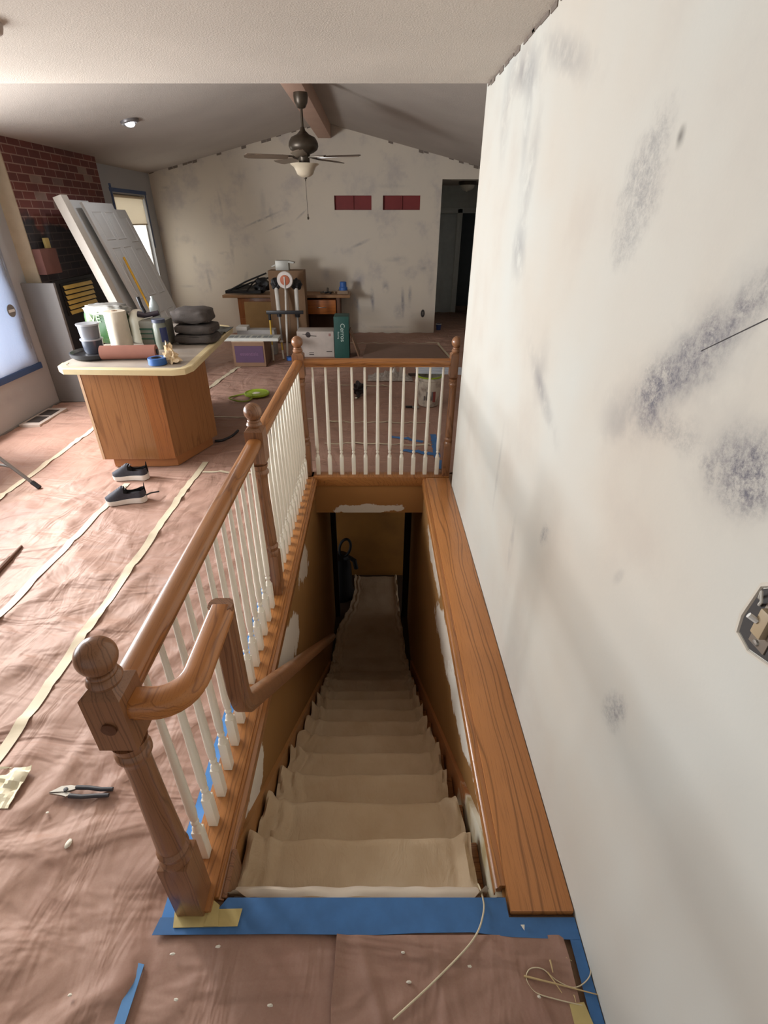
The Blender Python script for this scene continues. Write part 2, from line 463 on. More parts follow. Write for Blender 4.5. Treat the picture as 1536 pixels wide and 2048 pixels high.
# ------------------------------------------------------------------ windows
def emit(name, c, s, wr=0.0):
    t = NT(name); t.color((0, 0, 0, 1)); t.b.inputs['Emission Strength'].default_value = s
    if wr:
        n = t.noise(2.2, 4, .6, t.mapping(sc=(1, 1.6, .8)), 1.2)
        t.l.new(t.mix(t.rng(n, .35, .65), srgb(*[v * (1 - wr) for v in c]), srgb(*c)), t.b.inputs['Emission Color'])
    else: t.b.inputs['Emission Color'].default_value = srgb(*c)
    return t.m
def window(name, Wd, mats):
    y0, y1, z0, z1 = Wd
    e = thing(name, 'window in the left wall', 'window', (LX - .1, (y0 + y1) / 2, z0)); e['kind'] = 'structure'
    m = MB(); f = .05
    for lo, hi in (((y0, z0), (y1, z0 + f)), ((y0, z1 - f), (y1, z1)), ((y0, z0), (y0 + f, z1)), ((y1 - f, z0), (y1, z1))):
        m.box((LX - .13, lo[0], lo[1]), (LX - .05, hi[0], hi[1]), .004)
    m.build('window_frame', WHITE, e)
    return e
e = window('window_1', W1, None); e['label'] = 'window in the left wall, widened out of view, with plastic film over its far sash'
bx('mullion', (LX - .13, 4.90, W1[2]), (LX - .06, 4.97, W1[3]), WHITE, e)
bx('pane', (LX - .105, 4.97, W1[2]), (LX - .1, W1[1], W1[3]), emit('bright_pane', (226, 236, 255), 1.7), e)
# plastic film taped over it
t = NT('cloudy_plastic_film'); t.color(srgb(214, 222, 236)); t.set(.35)
tr = t.new('ShaderNodeBsdfTranslucent'); tr.inputs[0].default_value = srgb(214, 226, 246)
mx = t.new('ShaderNodeMixShader'); mx.inputs[0].default_value = .62
t.l.new(t.b.outputs[0], mx.inputs[1]); t.l.new(tr.outputs[0], mx.inputs[2]); t.l.new(mx.outputs[0], t.out.inputs['Surface'])
t.bump(t.noise(5, 5, .65, None, 1.5), .8, .03)
FILM = t.m
film = thing('plastic_film', 'cloudy plastic film taped over the far end of the near left window', 'plastic sheet', (LX, 5.3, .5))
m = MB(); m.grid(26, 44, lambda u, v: (LX + .012 + .014 * noise.noise(Vector((u * 4, v * 7, 2))), 4.9 + u * .80, .50 + v * 1.69)); m.build('film_sheet', FILM, film)
m = MB(); m.box((LX + .001, 4.9, .46), (LX + .03, 5.73, .525), .003); m.build('blue_edge_tape', P('navy_tape', (58, 84, 128), .55), film)
m = MB(); m.box((LX + .001, 5.67, .52), (LX + .012, 5.725, 2.2), .002); m.build('side_tape', P('grey_blue_tape', (140, 146, 156), .55), film)
stk = thing('film_roundel', 'round grey sticker with a white bar on the plastic film', 'roundel', (LX + .03, 5.53, 1.10))  # grey disc with a white bar set on the film
Rm = Matrix.Rotation(PI / 2, 3, 'Y')
m = MB(); m.lathe([(.0, 0), (.062, 0), (.062, .005), (0, .005)], (LX + .03, 5.53, 1.10), 28, Rm, False); m.build('disc', P('roundel_grey', (128, 126, 122), .6), stk)
bx('bar', (LX + .034, 5.485, 1.087), (LX + .040, 5.575, 1.113), WHITE, stk)

e = window('window_2', W2, None); e['label'] = 'tall narrow window in the left wall near the far corner'
bx('pane', (LX - .105, W2[0], W2[2]), (LX - .1, W2[1], W2[3]), emit('bright_far_pane', (255, 252, 244), 4.5), e)
sh = thing('roller_blind', 'tan roller shade pulled partway down over the far left window', 'shade', (LX - .03, 9.19, 2.2))
t = NT('tan_shade_cloth'); t.color(srgb(236, 230, 218)); tr = t.new('ShaderNodeBsdfTranslucent'); tr.inputs[0].default_value = srgb(240, 234, 222)
mx = t.new('ShaderNodeMixShader'); mx.inputs[0].default_value = .35
t.l.new(t.b.outputs[0], mx.inputs[1]); t.l.new(tr.outputs[0], mx.inputs[2]); t.l.new(mx.outputs[0], t.out.inputs['Surface'])
m = MB(); m.box((LX - .03, 8.66, 1.86), (LX - .026, 9.72, 2.24)); m.build('cloth', t.m, sh)
m = MB(); m.tube([(LX - .028, 8.66, 1.855), (LX - .028, 9.72, 1.855)], .012); m.build('hem_bar', P('shade_bar', (200, 184, 156), .5), sh)
m = MB(); m.tube([(LX - .03, 8.64, 2.235), (LX - .03, 9.74, 2.235)], .02); m.build('roller', P('shade_bar', (200, 184, 156)), sh)
tp = thing('window_tape', 'blue painter tape outlining the far left window', 'tape', (LX, 9.2, 2.3))
NAVY = P('navy_tape', (58, 84, 128))
bx('top_strip', (LX, 8.52, 2.28), (LX + .006, 9.85, 2.33), NAVY, tp); bx('near_strip', (LX, 8.54, .6), (LX + .005, 8.60, 2.38), NAVY, tp); bx('far_strip', (LX, 9.79, 1.5), (LX + .005, 9.82, 2.29), NAVY, tp)

# ------------------------------------------------------------------ brick chimney with firebox
BXF = -3.69
t = NT('chimney_brick')
uv = t.new('ShaderNodeSeparateXYZ'); t.l.new(t.obj, uv.inputs[0])
cv = t.new('ShaderNodeCombineXYZ'); t.l.new(uv.outputs['Y'], cv.inputs[0]); t.l.new(uv.outputs['Z'], cv.inputs[1])
def bricktex(c1, c2, mo, bias):
    b = t.new('ShaderNodeTexBrick'); t.l.new(cv.outputs[0], b.inputs['Vector'])
    b.inputs['Color1'].default_value = c1; b.inputs['Color2'].default_value = c2; b.inputs['Mortar'].default_value = mo
    b.inputs['Scale'].default_value = 1; b.inputs['Mortar Size'].default_value = .006; b.inputs['Bias'].default_value = bias
    b.inputs['Brick Width'].default_value = .215; b.inputs['Row Height'].default_value = .078; b.inputs['Mortar Smooth'].default_value = .2
    return b
B1 = bricktex(srgb(112, 60, 52), srgb(82, 48, 46), srgb(160, 132, 118), -.1)
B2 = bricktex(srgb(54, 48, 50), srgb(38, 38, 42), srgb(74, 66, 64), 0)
odd = bricktex((0, 0, 0, 1), (1, 1, 1, 1), (0, 0, 0, 1), 0)
redc = t.mix(t.rng(odd.outputs[0], .90, .93, 0, .7), B1.outputs[0], srgb(160, 140, 126))
redc = t.mix(t.rng(t.noise(3, 4), .35, .7, 0, .5), redc, srgb(84, 48, 46))
brick_z = t.math('ADD', uv.outputs['Z'], t.rng(t.noise(2.5, 3), .3, .7, -.14, .14))  # bricks turn darker below a height wobbled by noise
t.color(t.mix(t.rng(brick_z, 1.86, 1.92), B2.outputs[0], redc)); t.set(.85)
t.bump(B1.outputs['Fac'], -.5, .006)
CH = thing('chimney', 'red brick chimney with dark lower bricks against the left wall', 'chimney', (BXF, 7, 0)); 
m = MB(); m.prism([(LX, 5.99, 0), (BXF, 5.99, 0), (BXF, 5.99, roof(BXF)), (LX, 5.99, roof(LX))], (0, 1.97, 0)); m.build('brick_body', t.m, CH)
bx('plastered_side', (LX, 5.975, .0), (BXF + .002, 5.99, 2.62), P('beige_plaster', (176, 160, 136), .9), CH)
bx('mantel_bracket', (BXF, 5.99, 1.40), (BXF + .09, 6.30, 1.65), P('reddish_brick_block', (112, 74, 66), .85), CH, .008)
m = MB(); m.box((BXF, 6.15, .1), (BXF + .02, 7.6, 1.32)); m.build('firebox_frame', P('firebox_black', (30, 28, 28), .5), CH)
BRASS = P('polished_brass', (244, 206, 112), .3, .35)
g = bx('vent_grille', (BXF + .02, 6.28, .93), (BXF + .03, 7.0, 1.28), P('firebox_black', (30, 28, 28)), CH)
for i in range(6):
    m = MB(); m.box((-.004, -.33, -.021), (.004, .33, .021), .002, Matrix.Translation((BXF + .045, 6.64, .96 + i * .055)) @ Matrix.Rotation(-.35, 4, 'Y'))
    m.build('louvre', BRASS, g)
b = thing('note_block', 'small yellow block standing on the brick mantel bracket', 'block', (BXF + .05, 6.22, 1.65))
bx('block_body', (BXF + .03, 6.19, 1.65), (BXF + .06, 6.27, 1.75), P('yellow_block', (196, 176, 110), .6), b, .004)
# grey board standing in front of the hearth
m = MB(); m.box((LX + .004, 5.86, .012), (-3.49, 5.90, 1.33), .004)
o = m.build('grey_board', P('grey_cement_board', (116, 113, 110), .85, var=.1, vs=5)); recenter(o, (-3.65, 5.88, 0)); tag(o, 'grey board standing upright between the wall and the brick hearth', 'board')

# ------------------------------------------------------------------ stairwell
TAN = (152, 112, 66); PATCH = (226, 220, 208)
sl = [(1.25, -.16, .16, .18, 40, .95, PATCH, 'patch'), (2.15, -.28, .42, .16, -30, .8, PATCH, 'patch'), (2.9, -.25, .25, .14, -20, .6, PATCH, 'patch'), (2.5, -.1, .5, .05, 0, .5, PATCH, 'smear')]
sr = [(1.55, -.17, .55, .14, -20, .95, PATCH, 'patch'), (2.2, -.3, .5, .15, -15, .7, PATCH, 'patch'), (2.9, -.2, .5, .10, -5, .55, PATCH, 'patch'), (1.25, -.1, .3, .07, 0, .6, PATCH, 'patch')]
EY = 4.95
m = MB(); m.box((X0 - .1, Y0 - .02, BZ), (X0, EY, -.001)); struct('wall_stair_left', m, stain_wall('tan_wall_left', TAN, sl, 'yz', base2=(142, 102, 56)))
m = MB(); m.box((X1, Y0 - .02, BZ), (X1 + .1, EY, -.001)); struct('wall_stair_right', m, stain_wall('tan_wall_right', TAN, sr, 'yz', base2=(142, 102, 56)))
hd = [(-.02, -.285, .36, .05, 2, .85, PATCH, 'patch')]
m = MB(); m.box((X0, Y1, -.324), (X1, Y1 + .02, -.005)); struct('wall_stair_header', m, stain_wall('tan_header', (166, 116, 66), hd, 'xz', base2=(154, 108, 60)))
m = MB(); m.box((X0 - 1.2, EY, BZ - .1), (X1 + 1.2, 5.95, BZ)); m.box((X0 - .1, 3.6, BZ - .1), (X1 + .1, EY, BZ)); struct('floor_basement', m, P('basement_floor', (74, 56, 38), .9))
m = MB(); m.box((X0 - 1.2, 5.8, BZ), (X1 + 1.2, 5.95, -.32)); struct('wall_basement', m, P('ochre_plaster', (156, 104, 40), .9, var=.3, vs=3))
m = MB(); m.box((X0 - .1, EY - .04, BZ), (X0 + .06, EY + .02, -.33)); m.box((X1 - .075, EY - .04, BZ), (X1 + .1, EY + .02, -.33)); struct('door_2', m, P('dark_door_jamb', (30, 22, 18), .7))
# steps
ST = thing('staircase', 'steep straight staircase going down between tan walls', 'stairs', (0, Y0, 0))
m = MB()
for k in range(1, NST):
    ya, yb = Y0 + STEP * (k - 1), Y0 + STEP * k + .02
    m.box((X0 + .022, ya, -RISE * k - .035), (X1 - .022, yb, -RISE * k), .006); m.box((X0 + .022, ya - .001, -RISE * k + .0), (X1 - .022, ya + .015, -RISE * (k - 1) - .035))
m.build('steps', OAK_X, ST)
def nose(y): return -(y - Y0) / STEP * RISE
skm = NT('oak_skirt_with_primer')
tb = P('skirt_oak', (172, 122, 72), .5, var=.2, vs=6)
for side, xa, xb in (('left', X0, X0 + .02), ('right', X1 - .02, X1)):
    m = MB(); ye = 4.0
    m.prism([(xa, Y0 + .02, nose(Y0 + .02) - .32), (xa, Y0 + .02, -.02), (xa, Y0 + .17, -.02), (xa, ye, nose(ye) + .13), (xa, ye, nose(ye) - .32)], (xb - xa, 0, 0))
    if side == 'left':
        m.build('skirt_board', tb, ST)
    else:
        t = NT('primed_skirt'); s_ = t.new('ShaderNodeSeparateXYZ'); t.l.new(t.obj, s_.inputs[0])
        f = t.math('ADD', s_.outputs['Y'], t.rng(t.noise(6, 4), .3, .7, -.12, .12))
        t.color(t.mix(t.rng(f, .52, .60), t.mix(t.rng(t.noise(9, 4), .45, .65), srgb(226, 220, 200), srgb(190, 172, 130)), srgb(156, 100, 54))); t.set(.6)
        o = m.build('skirt_board', t.m, ST); o['label'] = 'skirt board smeared with white primer at its top end'
m = MB(); m.prism([(X0 + .02, Y0 + .03, -.02), (X0 + .055, Y0 + .03, -.02), (X0 + .055, Y0 + .03, -.3), (X0 + .02, Y0 + .03, -.3)], (0, .01, 0))

# canvas drop cloth over the steps
CLOTH = None
t = NT('canvas_cloth')
n1 = t.noise(3.5, 4, .6)
wv = t.noise(220, 2, .5, t.mapping(sc=(1, .25, 1)))
t.color(t.mix(t.rng(n1, .3, .7), srgb(186, 162, 132), srgb(202, 182, 154))); t.set(.9, spec=.1)
t.bump(t.math('ADD', t.math('MULTIPLY', t.noise(14, 4, .6, t.mapping(sc=(1, .5, .5)), 1.0), 1.0), t.math('MULTIPLY', wv, .12)), .55, .012)
CLOTH = t.m
prof = [(Y0 + .018, -.035), (Y0 + .024, -.10)]
for k in range(1, 10):
    yk, zk = Y0 + STEP * (k - 1), -RISE * k
    prof += [(yk + .035, zk + .055), (yk + .075, zk + .022), (yk + .16, zk + .012), (yk + .245, zk + .014), (yk + STEP + .018, zk + .012), (yk + STEP + .036, zk - .012), (yk + STEP + .034, zk - .08)]
prof += [(3.16, -1.93), (3.35, -2.0), (3.75, -2.32), (4.1, -2.48), (4.5, BZ + .05), (5.0, BZ + .03), (5.74, BZ + .02)]
L = [0]
for a, b in zip(prof, prof[1:]): L.append(L[-1] + math.dist(a, b))
def at_len(q):
    q *= L[-1]
    for i in range(len(L) - 1):
        if q <= L[i + 1] + 1e-9:
            f = (q - L[i]) / (L[i + 1] - L[i]); return prof[i][0] + (prof[i + 1][0] - prof[i][0]) * f, prof[i][1] + (prof[i + 1][1] - prof[i][1]) * f
    return prof[-1]
def cloth(u, v):
    y, z = at_len(v)
    xl = X0 + .033 + .012 * noise.noise(Vector((0, y * 5, 1))); xr = X1 - .055 + .02 * noise.noise(Vector((3, y * 4, 1)))
    if y > 3.9: 
        q = min(1, (y - 3.9) / 1.4); xl += (.02 if y < 4.6 else .02 + .17 * min(1, (y - 4.6) / .35)) * q; xr -= .05 * q
    if y < 1.15: xr += .0
    x = xl + (xr - xl) * u
    e = max(0, 1 - u / .17) if u < .5 else max(0, 1 - (1 - u) / .12)
    fr = .5 + .5 * noise.noise(Vector((u * 30, y * 9, 4)))
    z += e * e * (.05 + .06 * fr) * (1 if y < 3.3 else .5) + .024 * e * math.sin(u * 80 + 6 * noise.noise(Vector((0, y * 6, 2))))
    z += .011 * noise.noise(Vector((x * 7, y * 5, 0))) + .018 * e * noise.noise(Vector((x * 40, y * 16, 3)))
    y += .008 * noise.noise(Vector((x * 6, v * 40, 7))) * (1 - e)
    return (x, y, z)
m = MB(); m.grid(70, 330, cloth)
DC = m.build('drop_cloth', CLOTH, None, 60); recenter(DC, (0, Y0 + .03, 0)); tag(DC, 'wrinkled tan canvas drop cloth draped down the stairs', 'drop cloth')
m = MB()
def hem(u, v):
    x = X0 + .05 + u * .82
    return (x, Y0 + .02 + v * .05 + .006 * noise.noise(Vector((x * 12, 0, 5))), -.02 - .05 * v + .02 * math.sin(v * PI) + .012 * noise.noise(Vector((x * 7, v, 1))))
m.grid(60, 6, hem); m.build('hem', P('pale_canvas', (208, 194, 176), .9), DC)

# black vacuum at the stair foot
v = thing('vacuum_cleaner', 'black upright vacuum with a looped handle at the foot of the stairs', 'vacuum', (-.36, 5.25, BZ))
m = MB(); m.lathe([(0, 0), (.18, 0), (.19, .06), (.16, .14), (.15, .5), (.12, .66), (.0, .7)], (-.47, 5.36, BZ + .004), 20, None, False); m.build('canister', P('vacuum_black', (12, 12, 13), .6), v)
m = MB(); m.tube([Vector((-.44, 5.34, BZ + .68)) + Vector((.075 * math.cos(a) * 1 + .045, .0, .13 + .13 * math.sin(a) + .04 * math.cos(a))) for a in [i * 2 * PI / 22 - PI / 2 for i in range(23)]], .018); m.build('handle_loop', P('vacuum_black', (12, 12, 13), .6), v)
m = MB(); m.tube([(-.42, 5.3, BZ + .64), (-.34, 5.28, BZ + .70), (-.27, 5.26, BZ + .66), (-.25, 5.25, BZ + .54)], .03); m.build('hose', P('vacuum_black', (12, 12, 13), .6), v)

# ------------------------------------------------------------------ oak ledge on the right of the stairwell
m = MB(); m.box((.432, .70, 0.0), (WX - .002, Y1 - .02, .032), .006)
o = struct('trim_7', m, OAK_CAP); 
m = MB(); m.sweep([(.418, .775, -.012), (.418, Y1 - .005, -.012)], [(-.016, -.034), (.016, -.034), (.016, .034), (-.004, .034), (-.008, .018), (-.016, .012), (-.012, -.01), (-.017, -.02)], None)
struct('trim_8', m, OAK_Y)
# fascia and curb on the left and at the head
m = MB(); m.box((-.632, .70, .006), (-.522, Y1 + .09, .036), .004); m.box((-.632, Y1 - .012, .006), (WX - .002, Y1 + .09, .036), .005)
struct('trim_9', m, OAK_Y)
m = MB(); m.box((X0 - .005, Y0 + .0, -.10), (X0 + .012, Y1, .030), .005); m.sweep([(X0 + .014, Y0, -.005), (X0 + .014, Y1, -.005)], [(-.008, -.02), (.006, -.02), (.012, -.004), (.012, .012), (-.008, .022)]); m.box((X0, Y1 - .014, -.05), (X1, Y1 + .003, .03), .004)
struct('trim_10', m, OAK_Y)
# end board beside the first newel
bx('trim_11', (X0 + .018, Y0 + .004, -.17), (X0 + .036, Y0 + .15, .016), OAK_Z, None, .004)['kind'] = 'structure'

# ------------------------------------------------------------------ railing
RL = thing('stair_railing', 'oak and cream railing wrapping the open stairwell', 'railing', (-.58, .735, 0))
NX = -.585; NW = .044
def newel(x, y, zb, cut=None):
    hw = NW
    m = MB()
    m.box((x - hw, y - hw, zb), (x + hw, y + hw, .31), .004)
    m.lathe([(.044, .30), (.046, .325), (.040, .338), (.044, .35), (.046, .362), (.038, .376), (.041, .392), (.0405, .42), (.038, .5), (.0345, .65), (.033, .78), (.036, .80), (.043, .81), (.043, .822), (.036, .832), (.040, .845), (.042, .86)], (x, y, 0), 24)
    # upper block with chamfered ends
    z0, z1 = .855, 1.065; c = .022
    rings = []
    for z, k in ((z0, hw - c), (z0 + c, hw), (z1 - c, hw), (z1, hw - c)):
        rings.append([m.bm.verts.new((x + sx * k, y + sy * k, z)) for sx, sy in ((-1, -1), (1, -1), (1, 1), (-1, 1))])
    for A, B in zip(rings, rings[1:]):
        for i in range(4): m.bm.faces.new([A[i], A[(i + 1) % 4], B[(i + 1) % 4], B[i]])
    m.bm.faces.new(rings[0][::-1]); m.bm.faces.new(rings[-1])
    m.lathe([(.034, 1.06), (.038, 1.07), (.034, 1.08), (.028, 1.085)], (x, y, 0), 24)
    if cut: bmesh.ops.bisect_plane(m.bm, geom=m.bm.verts[:] + m.bm.edges[:] + m.bm.faces[:], plane_co=(cut, 0, 0), plane_no=(1, 0, 0), clear_outer=True)
    o = m.build('newel_post', OAK_Z, RL, 35)
    m = MB(); m.lathe([(.026, 1.083), (.031, 1.086), (.031, 1.092), (.026, 1.096)] + [(max(.043 * math.sin(a), .0008), 1.133 - .043 * math.cos(a)) for a in [.55 + i * (PI - .55) / 14 for i in range(15)]], (x, y, 0), 26)
    if cut: bmesh.ops.bisect_plane(m.bm, geom=m.bm.verts[:] + m.bm.edges[:] + m.bm.faces[:], plane_co=(cut, 0, 0), plane_no=(1, 0, 0), clear_outer=True)
    m.build('finial', OAK_Z, o, 60)
    return o
n0 = newel(NX, .735, 0)
m = MB(); m.lathe([(0, 0), (.017, 0), (.017, .004), (.0, .006)], (NX, .735 - NW - .001, .955), 18, Matrix.Rotation(PI / 2, 3, 'X'), False); m.build('screw_plug', P('dark_oak_plug', (96, 58, 34), .5), n0)
newel(NX, 2.27, .03); newel(NX, 3.83, .03)
o = newel(.618, 3.83, .03, WX - .001)
sec = [(-.021, -.024), (.021, -.024), (.021, -.014), (.027, -.010), (.027, -.006), (.034, .0), (.035, .014), (.031, .027), (.019, .035), (0, .037), (-.019, .035), (-.031, .027), (-.035, .014), (-.034, .0), (-.027, -.006), (-.027, -.010), (-.021, -.014)]
RH = .975
for a, b, mat in (((NX, .735 + NW - .005, RH), (NX, 2.27 - NW + .005, RH), OAK_Y), ((NX, 2.27 + NW - .005, RH), (NX, 3.83 - NW + .005, RH), OAK_Y), ((NX + NW - .005, 3.83, RH), (.618 - NW + .005, 3.83, RH), OAK_X)):
    m = MB(); m.sweep([a, b], sec); m.build('handrail', mat, RL, 50)
def baluster_bm():
    m = MB(); zb, zt = .034, RH - .02
    m.box((-.0165, -.0165, zb), (.0165, .0165, .195), .002)
    m.lathe([(.0165, .19), (.015, .21), (.009, .222), (.0095, .23), (.0135, .236), (.0135, .243), (.0095, .25), (.013, .262), (.0155, .30), (.015, .36), (.0125, .6), (.0095, .85), (.0085, zt)], (0, 0, 0), 14)
    return m
bal = []
for k in range(13): bal.append((NX, .865 + k * .1055))
for k in range(15): bal.append((NX, 2.365 + k * .0985))
for k in range(11): bal.append((-.485 + k * .1013, 3.83))
bo = baluster_bm().build('baluster', CREAM, RL, 40)
# baluster mesh is in local coordinates of its own base point
bo.data.transform(Matrix.Translation(RL.location)); 
bo.location = Vector((bal[0][0], bal[0][1], 0)) - RL.location
for x, y in bal[1:]:
    c = bo.copy(); COL.objects.link(c); c.parent = RL; c.location = Vector((x, y, 0)) - RL.location
# gooseneck and sloping wall rail
sec2 = [(-.020, -.032), (.020, -.032), (.021, -.022), (.026, -.019), (.026, -.015), (.033, -.010), (.034, .006), (.030, .020), (.020, .028), (-.020, .028), (-.030, .020), (-.034, .006), (-.033, -.010), (-.026, -.015), (-.026, -.019), (-.021, -.022)]
zr = .985; xr_ = -.425
path = [(-.548, .735, zr), (-.505, .735, zr)]
for i in range(1, 8):
    a = -PI / 2 + (PI / 2) * i / 7; path.append((-.505 + .08 * math.cos(a), .815 + .08 * math.sin(a), zr))
path += [(xr_, .95, zr), (xr_, 1.035, zr)]
m = MB(); m.sweep(path, sec2, None, (0, 0, 1), True); m.build('gooseneck', oak('oak_golden', 'Y', (184, 120, 62), (122, 70, 32)), RL, 40)
sl_ = .875; dirv = Vector((0, 1, -sl_)).normalized()
path = [(xr_, 1.035 - .0, zr + .026), (xr_, 1.035, .68)]
A = Vector((xr_, 1.035, .59)); 
for i in range(1, 7):
    f = i / 7
    p0, p1, p2 = Vector(path[1]), A, A + dirv * .09
    path.append(tuple(p0 * (1 - f) ** 2 + p1 * 2 * f * (1 - f) + p2 * f * f))
path += [tuple(A + dirv * .09), tuple(A + dirv * 3.4)]
m = MB(); m.sweep(path, sec2, None, (0, 1, 0), True); m.build('wall_handrail', OAK_Z, RL, 40)
for q in (.5, 1.7, 2.9):
    p = A + dirv * q
    m = MB(); m.tube([(X0, p.y, p.z - .07), (xr_ - .02, p.y, p.z - .065), (xr_, p.y, p.z - .02)], .008); m.build('bracket', BRONZE, RL)

# ------------------------------------------------------------------ rosin paper on the floor
# where things stand the paper is pressed flat
FLAT = [(-2.42, 3.95, -1.53, 5.52), (-2.5, 9.55, -.6, 10.1), (-1.85, 9.2, -1.2, 9.55), (-2.14, 7.5, -1.62, 8.04), (-2.25, 8.25, -1.6, 8.55), (-1.26, 8.1, -.38, 8.52), (.48, 5.6, .8, 5.95), (-2.85, 6.3, -2.5, 8.1), (-.25, 7.9, 1.2, 9.05),
        (-2.26, 3.70, -1.78, 3.88), (-2.14, 3.28, -1.74, 3.48), (-1.82, 5.8, -1.32, 6.3), (-2.4, 8.25, -1.1, 9.5), (-1.85, 7.8, -1.25, 8.3), (-.3, 5.9, -.1, 6.3), (-.12, 6.7, .72, 7.1), (-2.6, 9.3, -1.7, 9.6), (-2.86, 3.56, -2.7, 3.68), (-2.6, 6.45, -2.4, 6.65), (-3.85, 5.8, -3.45, 8.0)]
def press(x, y):
    k = 1.0
    for a, b, c, d in FLAT:
        q = max(a - x, x - c, b - y, y - d, 0) / .10
        if q < k: k = q
    return k
def ridge(p): return 1 - abs(noise.noise(p)) * 2
def pz(x, y):
    """height of the crinkled paper"""
    a = .9 if y > 1 else .5
    u = x * math.cos(a) + y * math.sin(a); v = -x * math.sin(a) + y * math.cos(a)
    r = max(0, ridge(Vector((u * 1.1 + .3 * noise.noise(Vector((x * 1.5, y * 1.5, 9))), v * 4.2, 1.0)))) ** 4
    r2 = max(0, ridge(Vector((u * 3.5, v * 1.3, 5.0)))) ** 5
    s = noise.noise(Vector((x * 2.2, y * 2.2, 3.0)))
    if y > 3.9 and x > -1.3: s += 3.2 * max(0, ridge(Vector((x * .8, y * 4.5 + .5 * noise.noise(Vector((x * 2, y, 3))), 7.0)))) ** 4 * max(0, 1 - (y - 3.9) / 3.6)
    k = (.25 if (y < .8 and x > -.7) else 1.0) * press(x, y)
    return .005 + k * (.016 * r + .010 * r2 + .004 * s + .002)
t = NT('pink_rosin_paper')
big = t.noise(.9, 3); med = t.noise(6, 4, .6); fib = t.noise(160, 2, .6)
c = t.mix(t.rng(big, .3, .7), srgb(156, 123, 107), srgb(170, 137, 120))
c = t.mix(t.rng(med, .5, .75, 0, .3), c, srgb(148, 106, 92))
c = t.mix(t.rng(fib, .35, .7, 0, .25), c, srgb(150, 104, 92))
t.color(c); t.set(.62, spec=.35)
h1 = t.noise(1.5, 3, .5, t.mapping(rot=(0, 0, .9), sc=(1, 2.6, 1)), 1.0)
h2 = t.noise(3, 3, .5, t.mapping(rot=(0, 0, -.3), sc=(2.2, .8, 1)), .8)
t.bump(t.math('ADD', h1, t.math('MULTIPLY', h2, .35)), .85, .06)
PAPER = t.m
m = MB()
def patch(xa, xb, ya, yb, st):
    nx = max(2, int((xb - xa) / st) + 1); ny = max(2, int((yb - ya) / st) + 1)
    def fn(u, v):
        x = xa + (xb - xa) * u; y = ya + (yb - ya) * v
        return (x, y, pz(x, y))
    m.grid(nx, ny, fn)
patch(LX + .02, -.655, -1.6, 3.9, .028)
patch(LX + .02, EX - .02, 3.9, FY - .02, .05)
patch(-.655, WX - .06, -1.6, .655, .025)
patch(1.16, 2.26, FY - .02, HY - .06, .06)
FP = m.build('rosin_paper', PAPER, None, 60); tag(FP, 'crinkled pink rosin paper covering the whole upper floor', 'floor paper')

m = MB()
def sheet(u, v):
    y = .645 - v * 1.2
    xa = -.118 - .01 * (1 - y / .6) - .012 * noise.noise(Vector((1, y * 9, 2)))
    x = xa + (WX - .055 - xa) * u
    z = .0165 + .002 * noise.noise(Vector((x * 5, y * 5, 1))) + .010 * max(0, 1 - u / .05) * (1 if y > .5 else .5)
    rr = max(0, ridge(Vector((x * 5 + y * 2, y * 2.2 - x, 4.0)))) ** 5
    z += .012 * rr * min(1, (.645 - y) / .05 + .3) * (1 if y > .25 else .5)
    return (x, y, z)
m.grid(70, 60, sheet, .0015)
o = m.build('paper_sheet', PAPER, None, 60); recenter(o, (.2, .5, .016)); tag(o, 'second rosin paper sheet overlapping at the stair head with a raised edge', 'floor paper')
def strip(name, pts, w, mat, label, cat='tape', lift=.005, group=None, n=40, wob=0.0):
    """tape laid on the paper following a polyline"""
    P2 = [Vector((p[0], p[1], 0)) for p in pts]
    Ls = [0]
    for a, b in zip(P2, P2[1:]): Ls.append(Ls[-1] + (b - a).length)
    def pos(q):
        q *= Ls[-1]
        for i in range(len(P2) - 1):
            if q <= Ls[i + 1] + 1e-9: return P2[i].lerp(P2[i + 1], (q - Ls[i]) / (Ls[i + 1] - Ls[i])), (P2[i + 1] - P2[i]).normalized()
        return P2[-1], (P2[-1] - P2[-2]).normalized()
    m = MB(); n = max(4, int(Ls[-1] / .03))
    def fn(u, v):
        p, d = pos(u); s = Vector((-d.y, d.x, 0))
        q = p + s * ((v - .5) * w * (1 + wob * noise.noise(Vector((u * 20, v * 3, w * 100)))))
        return (q.x, q.y, max(pz(q.x, q.y), pz(p.x, p.y) * .98) + lift)
    m.grid(n, 4, fn)
    o = m.build(name, mat, None, 60); recenter(o, (P2[0].x, P2[0].y, 0)); tag(o, label, cat, group); return o
strip('seam_tape', [(-1.555, 4.13), (-1.555, .2)], .052, MASK, 'pale masking tape seam on the paper nearest the railing')
strip('seam_tape', [(-2.09, 3.7), (-2.10, .6)], .05, MASK, 'pale masking tape seam running under the black shoes')
strip('seam_tape', [(-2.99, 5.1), (-2.99, 2.6)], .05, MASK, 'pale masking tape seam leading past the folding table leg')
strip('seam_tape', [(-1.52, 3.92), (-1.0, 3.87)], .03, MASK, 'short masking tape strip reaching from the cabinet corner to the railing')
strip('seam_tape', [(-2.2, 6.35), (-2.0, 8.0)], .06, MASK, 'sunlit masking tape seam beside the purple carton')
strip('seam_tape', [(-1.3, 9.17), (1.15, 9.17), ], .03, MASK, 'thin tape seam on the paper close to the far wall')
strip('seam_tape', [(1.13, 9.17), (1.22, 8.0)], .04, MASK, 'tape seam on the paper short of the hallway')
strip('seam_tape', [(-.5, 5.15), (.6, 5.1)], .025, MASK, 'tape seam seen through the balusters before the bucket')
strip('seam_tape', [(-.5, 6.55), (.2, 6.5)], .03, MASK, 'tape seam seen through the balusters behind the black tool')
strip('seam_tape', [(-1.9, 5.35), (-.7, 5.25)], .03, MASK, 'tape seam crossing the paper under the green lid')
